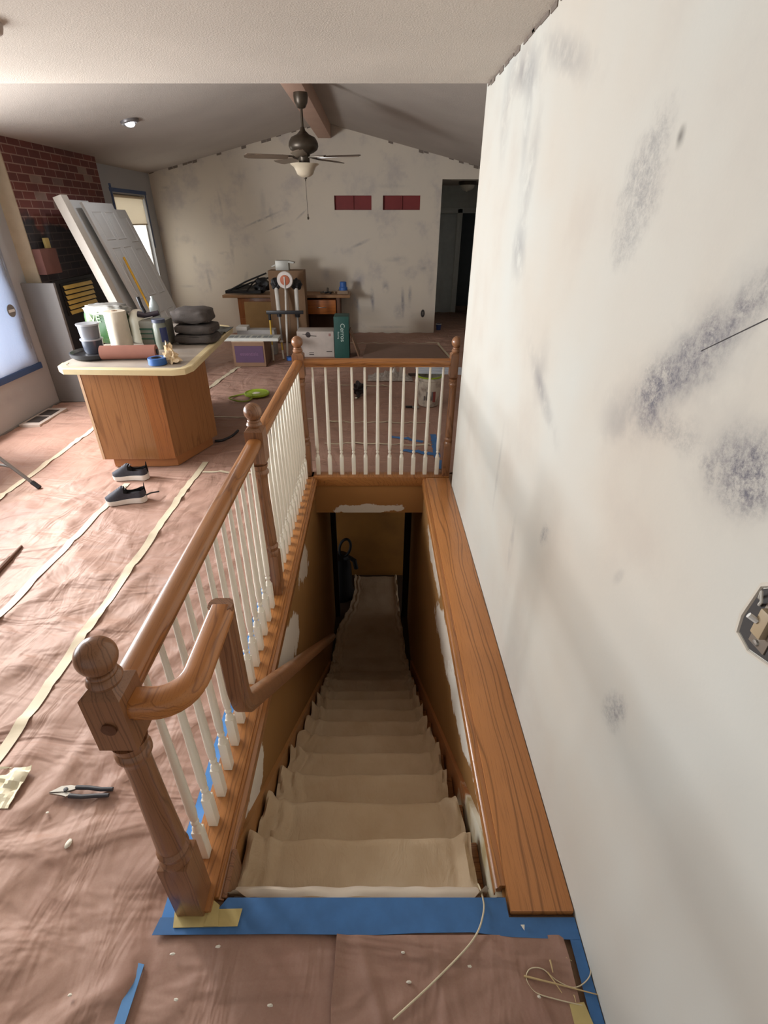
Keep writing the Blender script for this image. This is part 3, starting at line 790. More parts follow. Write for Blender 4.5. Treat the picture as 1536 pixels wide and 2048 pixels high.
strip('seam_tape', [(-.5, 4.55), (.55, 4.5)], .025, MASK, 'tape seam nearest the back of the far railing')
for pts, wd, lab in (([(.14, 4.74), (.48, 4.60)], .05, 'blue tape scrap pointing left behind the far railing'), ([(.60, 4.80), (.58, 4.20)], .06, 'blue tape strip running away beside the right newel'), ([(.27, 4.37), (.58, 4.28)], .05, 'crumpled blue tape scrap nearer the far railing'), ([(.60, 4.15), (.60, 3.95)], .07, 'blue tape bunched at the foot of the right newel')):
    strip('blue_tape', pts, wd, BLUE, lab, wob=.5)
def fl(u, v, z=.02):          # floor point under an image position of the photograph's geometry
    b = v - 1024; dx = u - 750; c, s = math.cos(PITCH), math.sin(PITCH)
    dy = FPX * c - b * s; dz = -(FPX * s + b * c); k = (z - 1.92) / dz
    return (dx * k, dy * k, z)
# blue masking at the stair head
def flat(name, poly, mat, label, z=.011, th=.002, cat='tape'):
    m = MB(); m.prism([(p[0], p[1], z) for p in poly], (0, 0, th)); o = m.build(name, mat, None, 0)
    c = sum((Vector((p[0], p[1], 0)) for p in poly), Vector()) / len(poly); recenter(o, (c.x, c.y, z)); return tag(o, label, cat)
flat('blue_tape', [(-.69, .645), (-.3, .648), (.0, .645), (.13, .650), (.3, .652), (.42, .64), (.60, .634), (.632, .634), (.632, .69), (.425, .69), (.425, Y0 + .004), (-.48, Y0 + .004), (-.52, .69), (-.68, .69)], BLUE, 'wide blue tape band along the head of the stairs', .016)
flat('blue_tape', [(.585, -.6), (.632, -.6), (.632, .634), (.60, .634)], BLUE, 'blue tape along the floor at the foot of the right wall', .0155)
flat('blue_tape', [(-.72, .3), (-.69, .3), (-.685, .575), (-.715, .58)], P('blue_tape_lit', (96, 150, 206), .5), 'short blue tape strip left of the near paper sheet', .017)  # paler tape copy, light on this strip put into its colour
flat('yellow_tape', [fl(1139, 2008)[:2], fl(1168, 2004)[:2], fl(1192, 2060)[:2], fl(1152, 2060)[:2]], YTAPE, 'dull masking tape strip under the wire loop by the right wall', .0185)
strip('blue_tape', [(-.655, .69), (-.655, 3.85)], .05, BLUE_B, 'long bright blue tape at the foot of the left balusters', lift=.002)
flat('yellow_tape', [(-.63, .662), (-.43, .666), (-.425, .712), (-.64, .708)], YTAPE, 'masking tape strip across the front newel foot', .0195)
m = MB()
m.prism([(-.535, .665, .0225), (-.49, .665, .0225), (-.50, .72, .0225), (-.525, .735, .0225)], (0, 0, .002)); 
o = m.build('yellow_tape', YTAPE, None, 0); recenter(o, (-.51, .7, .0225)); tag(o, 'torn masking tape piece crossing the strip beside the newel', 'tape')

# ------------------------------------------------------------------ things on the near floor
def cord(name, pts, r, mat, label, cat):
    m = MB(); q = [Vector(p) for p in pts]; out = []
    for i in range(len(q) - 1):
        p0, p1, p2, p3 = q[max(i - 1, 0)], q[i], q[i + 1], q[min(i + 2, len(q) - 1)]
        for k in range(10):
            t_ = k / 10; out.append(.5 * ((2 * p1) + (p2 - p0) * t_ + (2 * p0 - 5 * p1 + 4 * p2 - p3) * t_ ** 2 + (3 * p1 - p0 - 3 * p2 + p3) * t_ ** 3))
    out.append(q[-1]); m.tube(out, r, 7); o = m.build(name, mat, None, 60); recenter(o, out[0]); return tag(o, label, cat)
STRING = P('ivory_cord', (222, 208, 176), .6)
cord('cord', [(.352, .80, -.03), (.352, .752, .012), (.345, .70, .026), (.30, .63, .030), (.18, .54, .030), (.05, .455, .030)], .0028, STRING, 'thin ivory cord trailing from the drop cloth corner', 'cord')
cord('wire', [fl(1183, 1921), fl(1178, 1955), fl(1150, 1975), fl(1115, 1962), fl(1085, 1938), fl(1060, 1938), fl(1053, 1958), fl(1070, 1984), fl(1110, 1998), fl(1165, 2011)], .0016, STRING, 'thin ivory wire curled into a loop by the right wall', 'wire')
def splint(u0, v0, u1, v1, r, lab):
    m = MB(); a, b = Vector(fl(u0, v0, .022)), Vector(fl(u1, v1, .022)); m.tube([a, a.lerp(b, .4) + Vector((0, 0, .002)), b], r, 6, r * .5)
    o = m.build('wood_splinter', P('pale_wood', (206, 180, 132), .7), None, 30); recenter(o, a); tag(o, lab, 'splinter')
splint(1048, 1952, 1198, 1990, .003, 'long pale wood splinter lying through the wire loop')
splint(1095, 1944, 1124, 1986, .0025, 'short pale wood splinter crossing the long one')
splint(1148, 1990, 1152, 2005, .002, 'tiny pale wood splinter by the yellow tape end')
splint(1100, 1920, 1106, 1945, .003, 'stubby pale splinter above the wire loop')
splint(1132, 1915, 1144, 1922, .0015, 'white sliver lying right of the wire loop')
PAPERW = P('white_scrap', (236, 230, 214), .7)
k = 0
for (u, v) in ((140, 1990), (436, 1893), (345, 1908), (540, 2011), (818, 1964), (833, 1907), (940, 1933), (806, 1905), (137, 1685), (200, 1462), (205, 1285), (95, 1625), (1078, 1994), (352, 1999)):
    p = fl(u, v, .02)
    m = MB(); m.blob(p, (.006 + .004 * random.random(), .0045, .003), k, .4, 2, 1); o = m.build('plaster_crumb', PAPERW, None, 30); recenter(o, p)
    tag(o, 'tiny pale plaster crumb lying on the pink floor paper', 'crumb', 'plaster crumbs on the near floor paper'); k += 1
m = MB(); p = fl(137, 1687, .024); m.blob(p, (.010, .016, .006), 3, .3, 1.5, 2); o = m.build('plaster_chip', PAPERW, None, 30); recenter(o, p); tag(o, 'largest white plaster chip lying below the pliers', 'chip')
p = Vector(fl(1045, 1850, .022)); m = MB(); m.prism([p + Vector((-.006, 0, 0)), p + Vector((.006, 0, 0)), p + Vector((.002, -.014, 0))], (0, 0, .003)); o = m.build('paint_chip', PAPERW, None, 0); recenter(o, p); tag(o, 'pointed white chip at the near end of the oak ledge', 'chip')

# pliers
pc = Vector(fl(165, 1580, .03)); 
pl = thing('pliers', 'grey handled slip joint pliers lying open on the paper', 'pliers', pc)
def PP(x, y, z=0): return pc + Vector((x, y, z))
m = MB(); m.prism([PP(-.12, -.012, -.004), PP(-.085, .012, -.004), PP(-.05, .016, -.004), (PP(-.02, .012, -.004)), PP(-.03, .0, -.004), PP(-.055, -.008, -.004), PP(-.088, -.010, -.004)], (0, 0, .01)); m.build('upper_jaw', STEEL, pl, 20)
m = MB(); m.prism([PP(-.12, -.014, -.006), PP(-.085, -.012, -.006), PP(-.06, -.006, -.006), PP(-.03, -.016, -.006), PP(-.05, -.026, -.006), PP(-.075, -.02, -.006)], (0, 0, .009)); m.build('lower_jaw', STEEL, pl, 20)
m = MB(); m.lathe([(0, 0), (.008, 0), (.008, .005), (0, .006)], PP(-.062, -.001, .004), 14, None, False); m.build('pivot', DGREY, pl)
m = MB(); m.tube([PP(-.03, .010), PP(.02, .009), PP(.07, .003), PP(.115, .004)], .0085, 10, .0075); m.build('handle', DGREY, pl)
m = MB(); m.tube([PP(-.04, -.022), PP(.01, -.026), PP(.06, -.022), PP(.11, -.020)], .0085, 10, .0075); m.build('handle', DGREY, pl)

# crumpled white paper at the left edge
pc = Vector(fl(2, 1580, .0)); m = MB()
def crum(u, v):
    x = (u - .5) * .17; y = (v - .5) * .16
    return pc + Vector((x, y, .018 + .045 * abs(noise.noise(Vector((x * 14, y * 14, 1)))) + .012 * noise.noise(Vector((x * 40, y * 40, 2)))))
m.grid(14, 14, crum, .002); o = m.build('crumpled_paper', P('paper_white', (236, 228, 200), .8), None, 15); recenter(o, pc); tag(o, 'crumpled cream paper left of the pliers', 'paper')

# stick and folding table leg at the left
a, b = Vector(fl(-45, 1185, .02)), Vector(fl(43, 1092, .02)); m = MB()
m.tube([a, a.lerp(b, .72)], .016, 8); m.tube([a.lerp(b, .70), b], .011, 8, .008)
o = m.build('wooden_rod', P('weathered_wood', (112, 78, 60), .7), None, 40); recenter(o, a); tag(o, 'brown tapered wooden rod lying at the left edge', 'rod')
tl = thing('folding_table', 'metal leg of a folding table reaching in from the left', 'table', (-3.0, 3.6, 0))
GM = P('grey_metal_tube', (120, 112, 106), .45, .3)
m = MB(); m.tube([(-2.80, 3.62, .03), (-3.42, 3.72, .62)], .014, 10); m.build('leg', GM, tl)
m = MB(); m.tube([(-2.97, 3.645, .19), (-3.6, 3.70, .30)], .011, 10); m.build('brace', GM, tl)
m = MB(); m.tube([(-2.775, 3.615, .012), (-2.83, 3.625, .06)], .019, 10); m.build('foot_cap', BLACK, tl)
bx('tabletop', (-4.0 + .18, 3.0, .60), (-3.38, 4.3, .63), P('table_top', (150, 146, 140), .6), tl, .004)
m = MB(); m.tube([(-3.6, 3.1, .02), (-3.5, 3.1, .6)], .014, 10); m.build('leg', GM, tl)

# floor vent
vt = thing('floor_vent', 'floor vent opening with dark louvres near the left wall', 'vent', (-3.7, 5.25, 0))
bx('rim', (-3.80, 5.0, .006), (-3.58, 5.55, .040), P('vent_rim', (176, 160, 148), .6), vt, .002)
for ya, yb in ((5.07, 5.26), (5.29, 5.48)):
    bx('grille', (-3.765, ya, .039), (-3.625, yb, .0425), P('vent_dark', (44, 36, 32), .6), vt)

# trim left at the foot of the left wall
bx('baseboard_left', (LX, 4.1, 0), (LX + .018, 5.97, .022), P('grey_base', (120, 118, 116), .8), None, .002)['kind'] = 'structure'

# shoes
def shoe(loc, rot, label, lace_tail):
    e = thing('shoe', label, 'shoe', (0, 0, 0), 'pair of dark sneakers')
    Lh = .30
    def half(s):   # half width along s 0 toe .. 1 heel
        return .048 * (min(1, (s / .12) ** .5) if s < .12 else 1) * (1 - .22 * math.sin(PI * min(1, max(0, (s - .3) / .55)))) * (math.sqrt(max(0, 1 - ((s - .88) / .125) ** 2)) if s > .88 else 1) + .0015
    st = [i / 22 for i in range(23)]
    m = MB(); rings = []
    for s in st:
        hw = half(s) * 1.08; x = -Lh / 2 + Lh * s; zl = .012 * (max(0, .15 - s) / .15) ** 1.5; zt = .034 + .014 * s + zl
        rings.append([m.bm.verts.new(p) for p in ((x, -hw * .92, zl), (x, hw * .92, zl), (x, hw, zt * .6), (x, hw * .97, zt), (x, -hw * .97, zt), (x, -hw, zt * .6))])
    for A, B in zip(rings, rings[1:]):
        for i in range(6): m.bm.faces.new([A[i], A[(i + 1) % 6], B[(i + 1) % 6], B[i]])
    m.bm.faces.new(rings[0]); m.bm.faces.new(rings[-1][::-1])
    m.build('sole', P('white_sole', (222, 214, 204), .5), e, 50)
    def top(s):
        if s < .45: return .058 + .082 * (s / .45) ** 1.1
        if s < .9: return .14 - .022 * math.sin((s - .45) / .45 * PI)
        return .14 + .015 * (s - .9) / .1
    m = MB(); rings = []
    na = 13
    for s in st:
        hw = half(s); x = -Lh / 2 + Lh * s; z0 = .026 + .012 * s; zt = top(s)
        ring = []
        op = .5 < s < .97
        for i in range(na):
            a = PI * i / (na - 1)
            c_, s_ = math.cos(a), math.sin(a)
            y = hw * math.copysign(abs(c_) ** .6, c_); z = z0 + (zt - z0) * s_ ** .75
            if op and .24 < i / (na - 1) < .76:
                z = z0 + .012; y *= 1.6 if False else 1
            ring.append(m.bm.verts.new((x, y, z)))
        rings.append(ring)
    for A, B in zip(rings, rings[1:]):
        for i in range(na - 1): m.bm.faces.new([A[i], A[i + 1], B[i + 1], B[i]])
    up_ = m.build('upper', P('dark_knit', (58, 58, 66), .8, var=.3, vs=60, bump=.3, bs=250), e, 50)
    up_.data.materials.append(P('shoe_lining', (20, 20, 22), .9))
    for f in up_.data.polygons:
        k = [v_ for v_ in f.vertices]
        if any(.5 < st[v_ // na] < .97 and .24 < (v_ % na) / (na - 1) < .76 for v_ in k): f.material_index = 1
    m = MB(); m.lathe([(0, 0), (.034, 0), (.03, .004), (0, .004)], (.068, 0, .066), 18, Matrix.Scale(1.9, 3, Vector((1, 0, 0))), False); m.build('insole', BLACK, e)
    m = MB()
    for i in range(5):
        x = -.055 + i * .017; z = top((x + .15) / .3) + .001
        m.tube([(x, -.02, z - .008), (x + .004, 0, z + .003), (x + .008, .02, z - .008)], .0028, 6)
    m.build('laces', P('lace_grey', (150, 150, 156), .7), e)
    if lace_tail:
        m = MB(); m.tube([(.148, .0, .04), (.18, .02, .045), (.235, .06, .03)], .006, 6); m.build('heel_tab', BLACK, e)
    e.location = loc; e.rotation_euler = (0, 0, rot); return e
shoe((-2.09, 3.79, .012), math.radians(3), 'dark sneaker closer to the oak cabinet', False)
shoe((-1.95, 3.38, .012), math.radians(14), 'dark sneaker with its heel strap trailing on the paper', True)

# curved black strap right of the island
cord('strap', [(-1.60, 4.60, .02), (-1.53, 4.62, .02), (-1.46, 4.72, .025), (-1.43, 4.86, .03)], .013, BLACK, 'curved black strap on the floor right of the cabinet', 'strap')

# ------------------------------------------------------------------ island cabinet
IS = thing('island_cabinet', 'oak cabinet island with a clipped corner and taped top', 'cabinet', (-2.0, 4.3, 0))
body = [(-2.40, 3.985), (-1.905, 3.99), (-1.775, 4.02), (-1.55, 4.56), (-1.90, 4.60), (-1.90, 5.5), (-2.40, 5.5)]
toe = [(-2.33, 4.02), (-1.89, 4.03), (-1.775, 4.05), (-1.60, 4.54), (-1.92, 4.58), (-1.92, 5.45), (-2.33, 5.45)]
m = MB(); m.prism([(x, y, .1) for x, y in body], (0, 0, .79)); m.build('body', OAK_CAB, IS, 20)
m = MB(); m.prism([(x, y, .012) for x, y in toe], (0, 0, .10)); m.build('toe_kick', P('toe_oak', (160, 104, 60), .5), IS, 20)
m = MB(); m.prism([(-2.402, 3.983, .10), (-2.402, 3.983, .885), (-2.38, 3.981, .885), (-2.38, 3.981, .10)], (0, .03, 0)); m.build('corner_strip', P('pale_edge', (196, 160, 126), .5), IS, 20)
m = MB(); m.prism([(-1.905, 3.986, .10), (-1.772, 4.017, .10), (-1.772, 4.017, .885), (-1.905, 3.986, .885)], (.004, -.008, 0)); m.build('corner_panel', oak('oak_corner', 'Z', (158, 98, 50), (108, 62, 30), 6), IS, 20)
topp = [(-2.52, 4.03), (-2.50, 3.94), (-2.42, 3.855), (-1.56, 3.815), (-1.48, 3.85), (-1.45, 3.95), (-1.53, 5.53), (-1.60, 5.66), (-1.8, 5.76), (-2.5, 5.8)]
TOPM = NT('taped_counter'); 
n_ = TOPM.noise(4, 4); TOPM.color(TOPM.mix(TOPM.rng(n_, .3, .7), srgb(150, 140, 130), srgb(176, 164, 150))); TOPM.set(.6)
m = MB(); m.prism([(x, y, .89) for x, y in topp], (0, 0, .038)); m.build('countertop', TOPM.m, IS, 20)
m = MB(); cxy = Vector((-2.0, 4.8, 0))
m.sweep([Vector((x, y, .909)) for x, y in topp[:9]], [(.008, -.024), (-.004, -.024), (-.004, .0195), (-.05, .0195), (-.05, .021), (.0, .0215), (.008, .016)], None, (0, 0, 1), True)
edge = m.build('edge_tape', P('cream_edge_tape', (214, 196, 152), .6, var=.12), IS, 30)

CZT = .93
def on_top(x, y): return (x, y, CZT)
tr_ = thing('round_tray', 'round black tray at the near left of the island top', 'tray', on_top(-2.40, 4.33))
m = MB(); m.lathe([(0, 0), (.17, 0), (.195, .018), (.20, .045), (.19, .048), (.175, .028), (0, .02)], on_top(-2.345, 4.25), 36, None, False); m.build('dish', BLACK, tr_)
gc = P('clear_grey_plastic', (128, 130, 136), .25, var=.1)
for i, (dz, lab, mt) in enumerate(((.022, 'lower plastic tub of the stack on the black tray', P('smoky_tub', (74, 78, 88), .25)), (.138, 'upper plastic tub of the stack on the black tray', gc))):
    tb_ = thing('plastic_tub', lab, 'tub', (-2.38, 4.30, CZT + dz))
    m = MB(); m.lathe([(0, 0), (.068, 0), (.076, .02), (.082, .105), (.079, .105), (.07, .02), (0, .006)], (-2.38, 4.30, CZT + dz), 28, None, False); m.build('tub_body', mt, tb_)
    m = MB(); m.lathe([(0, .105), (.088, .105), (.09, .118 if i else .115), (.0, .118 if i else .115)], (-2.38, 4.30, CZT + dz), 28, None, False); m.build('lid', P('tub_lid', (176, 178, 184), .3), tb_)
pk = thing('paper_towel_pack', 'green printed pack of paper towels on the island top', 'paper towels', on_top(-2.44, 4.72))
gt = NT('green_pack_film'); gn = gt.noise(7, 4, .6, None, .6)
gt.color(gt.ramp(gn, [(0, srgb(30, 56, 34)), (.45, srgb(48, 80, 46)), (.6, srgb(72, 92, 48)), (.68, srgb(130, 134, 110)), (1, srgb(50, 74, 44))])); gt.set(.25)
m = MB(); m.blob((-2.46, 4.80, CZT + .16), (.18, .11, .162), 2, .07, 2.2, 4, .55); m.build('pack', gt.m, pk, 60)
m = MB(); m.blob((-2.44, 4.80, CZT + .292), (.18, .11, .048), 5, .22, 3, 4, .6); m.build('wrap_top', P('clear_wrap', (170, 170, 166), .3, var=.2, vs=20), pk, 60)
lettering('lettering', 'VE', .085, FRONT(-2.51, 4.685, CZT + .225), P('pale_green_ink', (170, 206, 160), .4), pk)
rl = thing('paper_towel_roll', 'single white paper towel roll standing on the island top', 'paper towel roll', on_top(-2.24, 4.62))
m = MB(); m.lathe([(.02, 0), (.088, 0), (.091, .01), (.091, .30), (.088, .31), (.022, .31)], on_top(-2.27, 4.58), 32, None, False); m.build('paper', P('towel_white', (226, 214, 194), .9, bump=.3, bs=120), rl)
m = MB(); m.lathe([(.022, .002), (.024, .312), (.018, .312), (.018, .002)], on_top(-2.27, 4.58), 20, None, False); m.build('core', CARD, rl)
r2 = thing('compound_jug', 'white jug with a curved handle behind the towel roll', 'jug', on_top(-2.13, 4.9))
m = MB(); m.lathe([(0, 0), (.085, 0), (.09, .02), (.088, .20), (.06, .26), (.03, .28), (0, .28)], on_top(-2.20, 4.86), 26, None, False); m.build('jug_body', P('jug_white', (214, 208, 190), .4), r2)
m = MB(); m.tube([on_top(-2.15, 4.86)[:2] + (CZT + .25,), (-2.10, 4.91, CZT + .22), (-2.10, 4.91, CZT + .10), (-2.15, 4.86, CZT + .06)], .016); m.build('jug_handle', P('jug_white', (214, 208, 190)), r2)
tbx = thing('wipes_tub', 'square tub with a green striped label behind the brown paper roll', 'tub', on_top(-2.0, 4.68))
bx('tub_body', (-2.12, 4.64, CZT), (-1.88, 4.86, CZT + .22), P('tub_grey', (128, 126, 114), .5), tbx, .03)
GR = P('deep_green_label', (38, 78, 56), .5)
bx('label_band', (-2.11, 4.633, CZT + .14), (-1.93, 4.641, CZT + .155), GR, tbx)
bx('label_block', (-2.0, 4.632, CZT + .02), (-1.92, 4.641, CZT + .155), GR, tbx)
for i in range(2): bx('label_stripe', (-2.11, 4.633, CZT + .105 - i * .045), (-2.0, 4.641, CZT + .115 - i * .045), GR, tbx)
pr = thing('rosin_paper_roll', 'brown roll of rosin paper lying along the front of the island top', 'paper roll', on_top(-2.0, 4.22))
m = MB(); m.tube([(-2.235, 4.13, CZT + .057), (-1.80, 4.17, CZT + .057)], .055, 26); m.build('roll', P('roll_brown', (150, 98, 82), .7), pr, 30)
m = MB(); m.tube([(-1.801, 4.17, CZT + .057), (-1.79, 4.171, CZT + .057)], .022, 18); m.build('core', BLACK, pr)
bt = thing('blue_tape_roll', 'roll of blue tape standing flat at the island corner', 'tape roll', on_top(-1.735, 3.97))
m = MB(); m.lathe([(.045, 0), (.07, 0), (.07, .05), (.045, .05), (.045, 0)], (-1.73, 3.985, CZT + .003), 32, None, False); m.build('tape', P('roll_blue', (44, 92, 160), .5), bt)
m = MB(); m.lathe([(.041, .001), (.0452, .001), (.0452, .049), (.041, .049), (.041, .001)], (-1.73, 3.985, CZT + .003), 32, None, False); m.build('core', DGREY, bt)
m = MB(); m.blob((-1.625, 4.03, CZT + .045), (.05, .045, .05), 4, 1.1, 2.4, 3); m.blob((-1.665, 4.08, CZT + .075), (.028, .03, .072), 9, .9, 2.6, 3)
o = m.build('crumpled_tape', P('tape_wad', (220, 196, 160), .7), None, 18); recenter(o, on_top(-1.64, 4.05)); tag(o, 'crumpled wad of masking tape beside the blue tape roll', 'tape wad')
cg = thing('caulking_gun', 'black caulking gun lying over the jars on the island', 'caulking gun', (-2.05, 4.72, CZT + .23))
m = MB(); m.tube([(-2.10, 4.72, CZT + .405), (-2.085, 4.72, CZT + .33), (-2.065, 4.72, CZT + .275)], .016, 10); m.build('handle', BLACK, cg)
m = MB(); m.tube([(-2.13, 4.72, CZT + .262), (-2.05, 4.72, CZT + .25), (-1.95, 4.74, CZT + .27)], .028, 12, .022); m.build('barrel', P('black_purple_plastic', (44, 34, 44), .4), cg)
m = MB(); m.tube([(-2.08, 4.70, CZT + .225), (-2.0, 4.71, CZT + .24)], .006, 8); m.build('trigger', STEEL, cg)
cb = thing('clear_bottle', 'clear plastic bottle standing behind the caulking gun', 'bottle', on_top(-2.06, 5.02))
m = MB(); m.lathe([(0, 0), (.045, 0), (.045, .28), (.03, .325), (.014, .35), (.014, .375), (0, .375)], on_top(-2.10, 5.02), 24, None, False); m.build('bottle_body', P('clear_bottle_plastic', (186, 196, 196), .12), cb)
bj = thing('jar', 'glass jar with a dark blue label beside the green striped tub', 'jar', on_top(-1.88, 4.57))
m = MB(); m.lathe([(0, 0), (.055, 0), (.058, .02), (.058, .19), (.05, .22), (0, .22)], (-1.90, 4.57, CZT), 26, None, False); m.build('jar_body', P('jar_glass', (126, 130, 118), .2), bj)
m = MB(); 
for i in range(12):
    a0 = -.2 + i * .1 - PI / 3; a1 = a0 + .1
    m.quad([(-1.90 + .0595 * math.cos(a0), 4.57 + .0595 * math.sin(a0), CZT + .06), (-1.90 + .0595 * math.cos(a1), 4.57 + .0595 * math.sin(a1), CZT + .06), (-1.90 + .0595 * math.cos(a1), 4.57 + .0595 * math.sin(a1), CZT + .18), (-1.90 + .0595 * math.cos(a0), 4.57 + .0595 * math.sin(a0), CZT + .18)])
m.build('jar_label', P('navy_label', (48, 58, 104), .5), bj)
m = MB(); m.lathe([(0, .218), (.056, .218), (.056, .245), (0, .245)], (-1.90, 4.57, CZT), 26, None, False); m.build('jar_lid', P('jar_lid_grey', (70, 76, 96), .4), bj)
# stack of folded blankets
GB = P('grey_blanket', (82, 75, 71), .95, var=.2, vs=12, bump=.5, bs=120)
for i, (z, h, dx, lab) in enumerate(((0, .08, 0, 'bottom grey moving blanket of the folded pile on the island'), (.084, .08, .008, 'middle grey moving blanket of the folded pile on the island'), (.168, .13, -.012, 'top grey moving blanket of the folded pile on the island'))):
    m = MB(); c = (-1.665 + dx, 4.84, CZT + .005 + z + h / 2); m.blob(c, (.185 - .008 * i, .16, h / 2 * 1.0), 11 + i, .12, 2.4, 4, .5 if i == 2 else .38)
    o = m.build('folded_blanket', GB, None, 60); recenter(o, (c[0], c[1], CZT + z)); tag(o, lab, 'blanket')
m = MB(); m.grid(18, 20, lambda u, v: (-1.80 + u * .28, 4.95 + v * .62, CZT + .004 + .035 * max(0, noise.noise(Vector((u * 3, v * 4, 8)))) + .05 * max(0, .35 - v)), .004)
o = m.build('dark_cloth', P('dark_green_cloth', (82, 80, 72), .9), None, 60); recenter(o, (-1.66, 5.2, CZT)); tag(o, 'dark cloth spread on the far end of the island top', 'cloth')

# ------------------------------------------------------------------ doors leaning against the chimney
def plank(M, x0, x1, h, th):
    pass
def leaning(name, y0, y1, top, bot, ztop, th, mat, label, cat, panels=True, group=None):
    """slab standing on the floor with its top against the chimney; top, bot are x of the rear face"""
    e = thing(name, label, cat, (bot, (y0 + y1) / 2, .02), group)
    d = Vector((top - bot, 0, ztop - .02)); Lh = d.length; d.normalize(); nrm = Vector((d.z, 0, -d.x))
    def Q(a, b, c): return Vector((bot, y0, .02)) + Vector((0, a, 0)) + d * b + nrm * c
    W = y1 - y0
    m = MB(); vs = m.box((0, 0, 0), (W, Lh, th), .003)
    for v_ in m.bm.verts: v_.co = Q(*v_.co)
    m.build('slab', mat, e, 30)
    if panels:
        for r0, r1 in ((.10, .39), (.49, .77), (.81, .955)):
            for c0, c1 in ((.14, .45), (.55, .86)):
                m = MB()
                a0, a1, b0, b1 = c0 * W, c1 * W, r0 * Lh, r1 * Lh; k = .028
                o0 = [(a0, b0), (a1, b0), (a1, b1), (a0, b1)]
                def ring(q, c): return [m.bm.verts.new(Q(a0 + q if i in (0, 3) else a1 - q, b0 + q if i < 2 else b1 - q, c)) for i in range(4)]
                R = [ring(0, th + .0006), ring(.004, th + .007), ring(.014, th + .0015), ring(.03, th + .0008), ring(.045, th + .006)]
                for A_, B_ in zip(R, R[1:]):
                    for i in range(4): m.bm.faces.new([A_[i], A_[(i + 1) % 4], B_[(i + 1) % 4], B_[i]])
                m.bm.faces.new(R[-1])
                m.build('panel', mat, e, 25)
    return e
DW = P('primed_white_door', (206, 206, 204), .4, var=.03)
DE = P('beige_primed_board', (204, 196, 184), .5, var=.05)
leaning('door_slab', 7.26, 8.02, -3.50, -2.78, 2.03, .036, DW, 'white six panel door leaning at the right, lowest of the leaning doors', 'door')
leaning('door_slab', 6.72, 7.48, -3.42, -2.70, 2.09, .036, DW, 'white six panel door leaning at the front of the stack', 'door')
leaning('door_slab', 6.52, 7.1, -3.53, -2.84, 2.11, .036, DW, 'plain edged white door leaning behind the front door', 'door', False)
leaning('jamb_board', 6.34, 6.47, -3.50, -2.86, 2.13, .10, DE, 'tall beige door jamb board leaning left of the doors', 'board', False)
m = MB(); m.tube([(-3.13, 6.9, 1.52), (-2.50, 6.55, .02)], .014, 10); o = m.build('yellow_pole', P('yellow_pole', (214, 164, 40), .45), None, 40)
recenter(o, (-2.5, 6.55, .02)); tag(o, 'yellow pole leaning against the white doors', 'pole')

# ------------------------------------------------------------------ desk at the far wall and everything before it
DK = thing('desk', 'oak pedestal desk against the far wall', 'desk', (-1.55, 9.8, 0))
DO = oak('oak_desk', 'Z', (150, 92, 50), (100, 56, 26), 5)
bx('desk_top', (-2.73, 9.54, .72), (-.45, 10.1, .765), P('desk_top_wood', (150, 112, 76), .45, var=.2), DK, .006)
bx('pedestal', (-2.48, 9.60, .02), (-1.78, 10.08, .72), DO, DK, .004)
m = MB(); m.box((-1.30, 9.62, .02), (-1.24, 10.08, .72)); m.box((-.70, 9.62, .02), (-.64, 10.08, .72)); m.box((-1.3, 10.02, .02), (-.64, 10.08, .72)); m.box((-1.3, 9.62, .02), (-.64, 10.08, .07))
m.build('open_pedestal', P('desk_dark_side', (96, 60, 36), .6), DK)
dr = bx('drawer', (-1.23, 9.585, .44), (-.71, 10.0, .68), oak('oak_drawer', 'X', (176, 104, 48), (120, 64, 26), 5), DK, .006)
m = MB(); m.tube([(-1.05, 9.583, .56), (-1.03, 9.565, .555), (-.91, 9.565, .555), (-.89, 9.583, .56)], .007); m.build('drawer_pull', STEEL, dr)
m = MB(); m.box((-2.47, 9.592, .40), (-1.8, 9.602, .70), .004); m.box((-2.47, 9.592, .06), (-1.8, 9.602, .37), .004); m.build('pedestal_drawer', DO, DK)

ct = thing('tall_carton', 'tall brown cardboard carton standing before the desk', 'carton', (-1.5, 9.3, 0))
bx('carton_body', (-1.81, 9.22, .02), (-1.21, 9.52, 1.185), P('carton_brown', (132, 102, 74), .8), ct, .004)
bx('carton_seam', (-1.52, 9.215, .02), (-1.50, 9.222, 1.18), P('carton_tape', (120, 94, 68), .5), ct)
g = thing('grey_bracket', 'small grey metal bracket box on top of the tall carton', 'box', (-1.6, 9.35, 1.185))
m = MB(); m.box((-1.68, 9.26, 1.185), (-1.46, 9.44, 1.335), .004); m.build('bracket_body', P('galvanised', (168, 166, 158), .4, .3), g)
m = MB(); m.prism([(-1.46, 9.26, 1.33), (-1.36, 9.26, 1.31), (-1.37, 9.26, 1.29), (-1.46, 9.26, 1.30)], (0, .16, 0)); m.prism([(-1.68, 9.26, 1.28), (-1.75, 9.26, 1.25), (-1.74, 9.26, 1.235), (-1.68, 9.26, 1.26)], (0, .16, 0)); m.build('flange', P('galvanised', (168, 166, 158)), g)
c2 = thing('flat_carton', 'plain tan carton leaning on the left desk pedestal', 'carton', (-2.1, 9.3, .35))
m = MB(); m.box((-.25, -.06, 0), (.25, .06, .64), .008, Matrix.Translation((-2.075, 9.40, .03)) @ Matrix.Rotation(math.radians(-7), 4, 'X')); m.build('carton_body', P('tan_carton', (158, 124, 78), .8), c2)

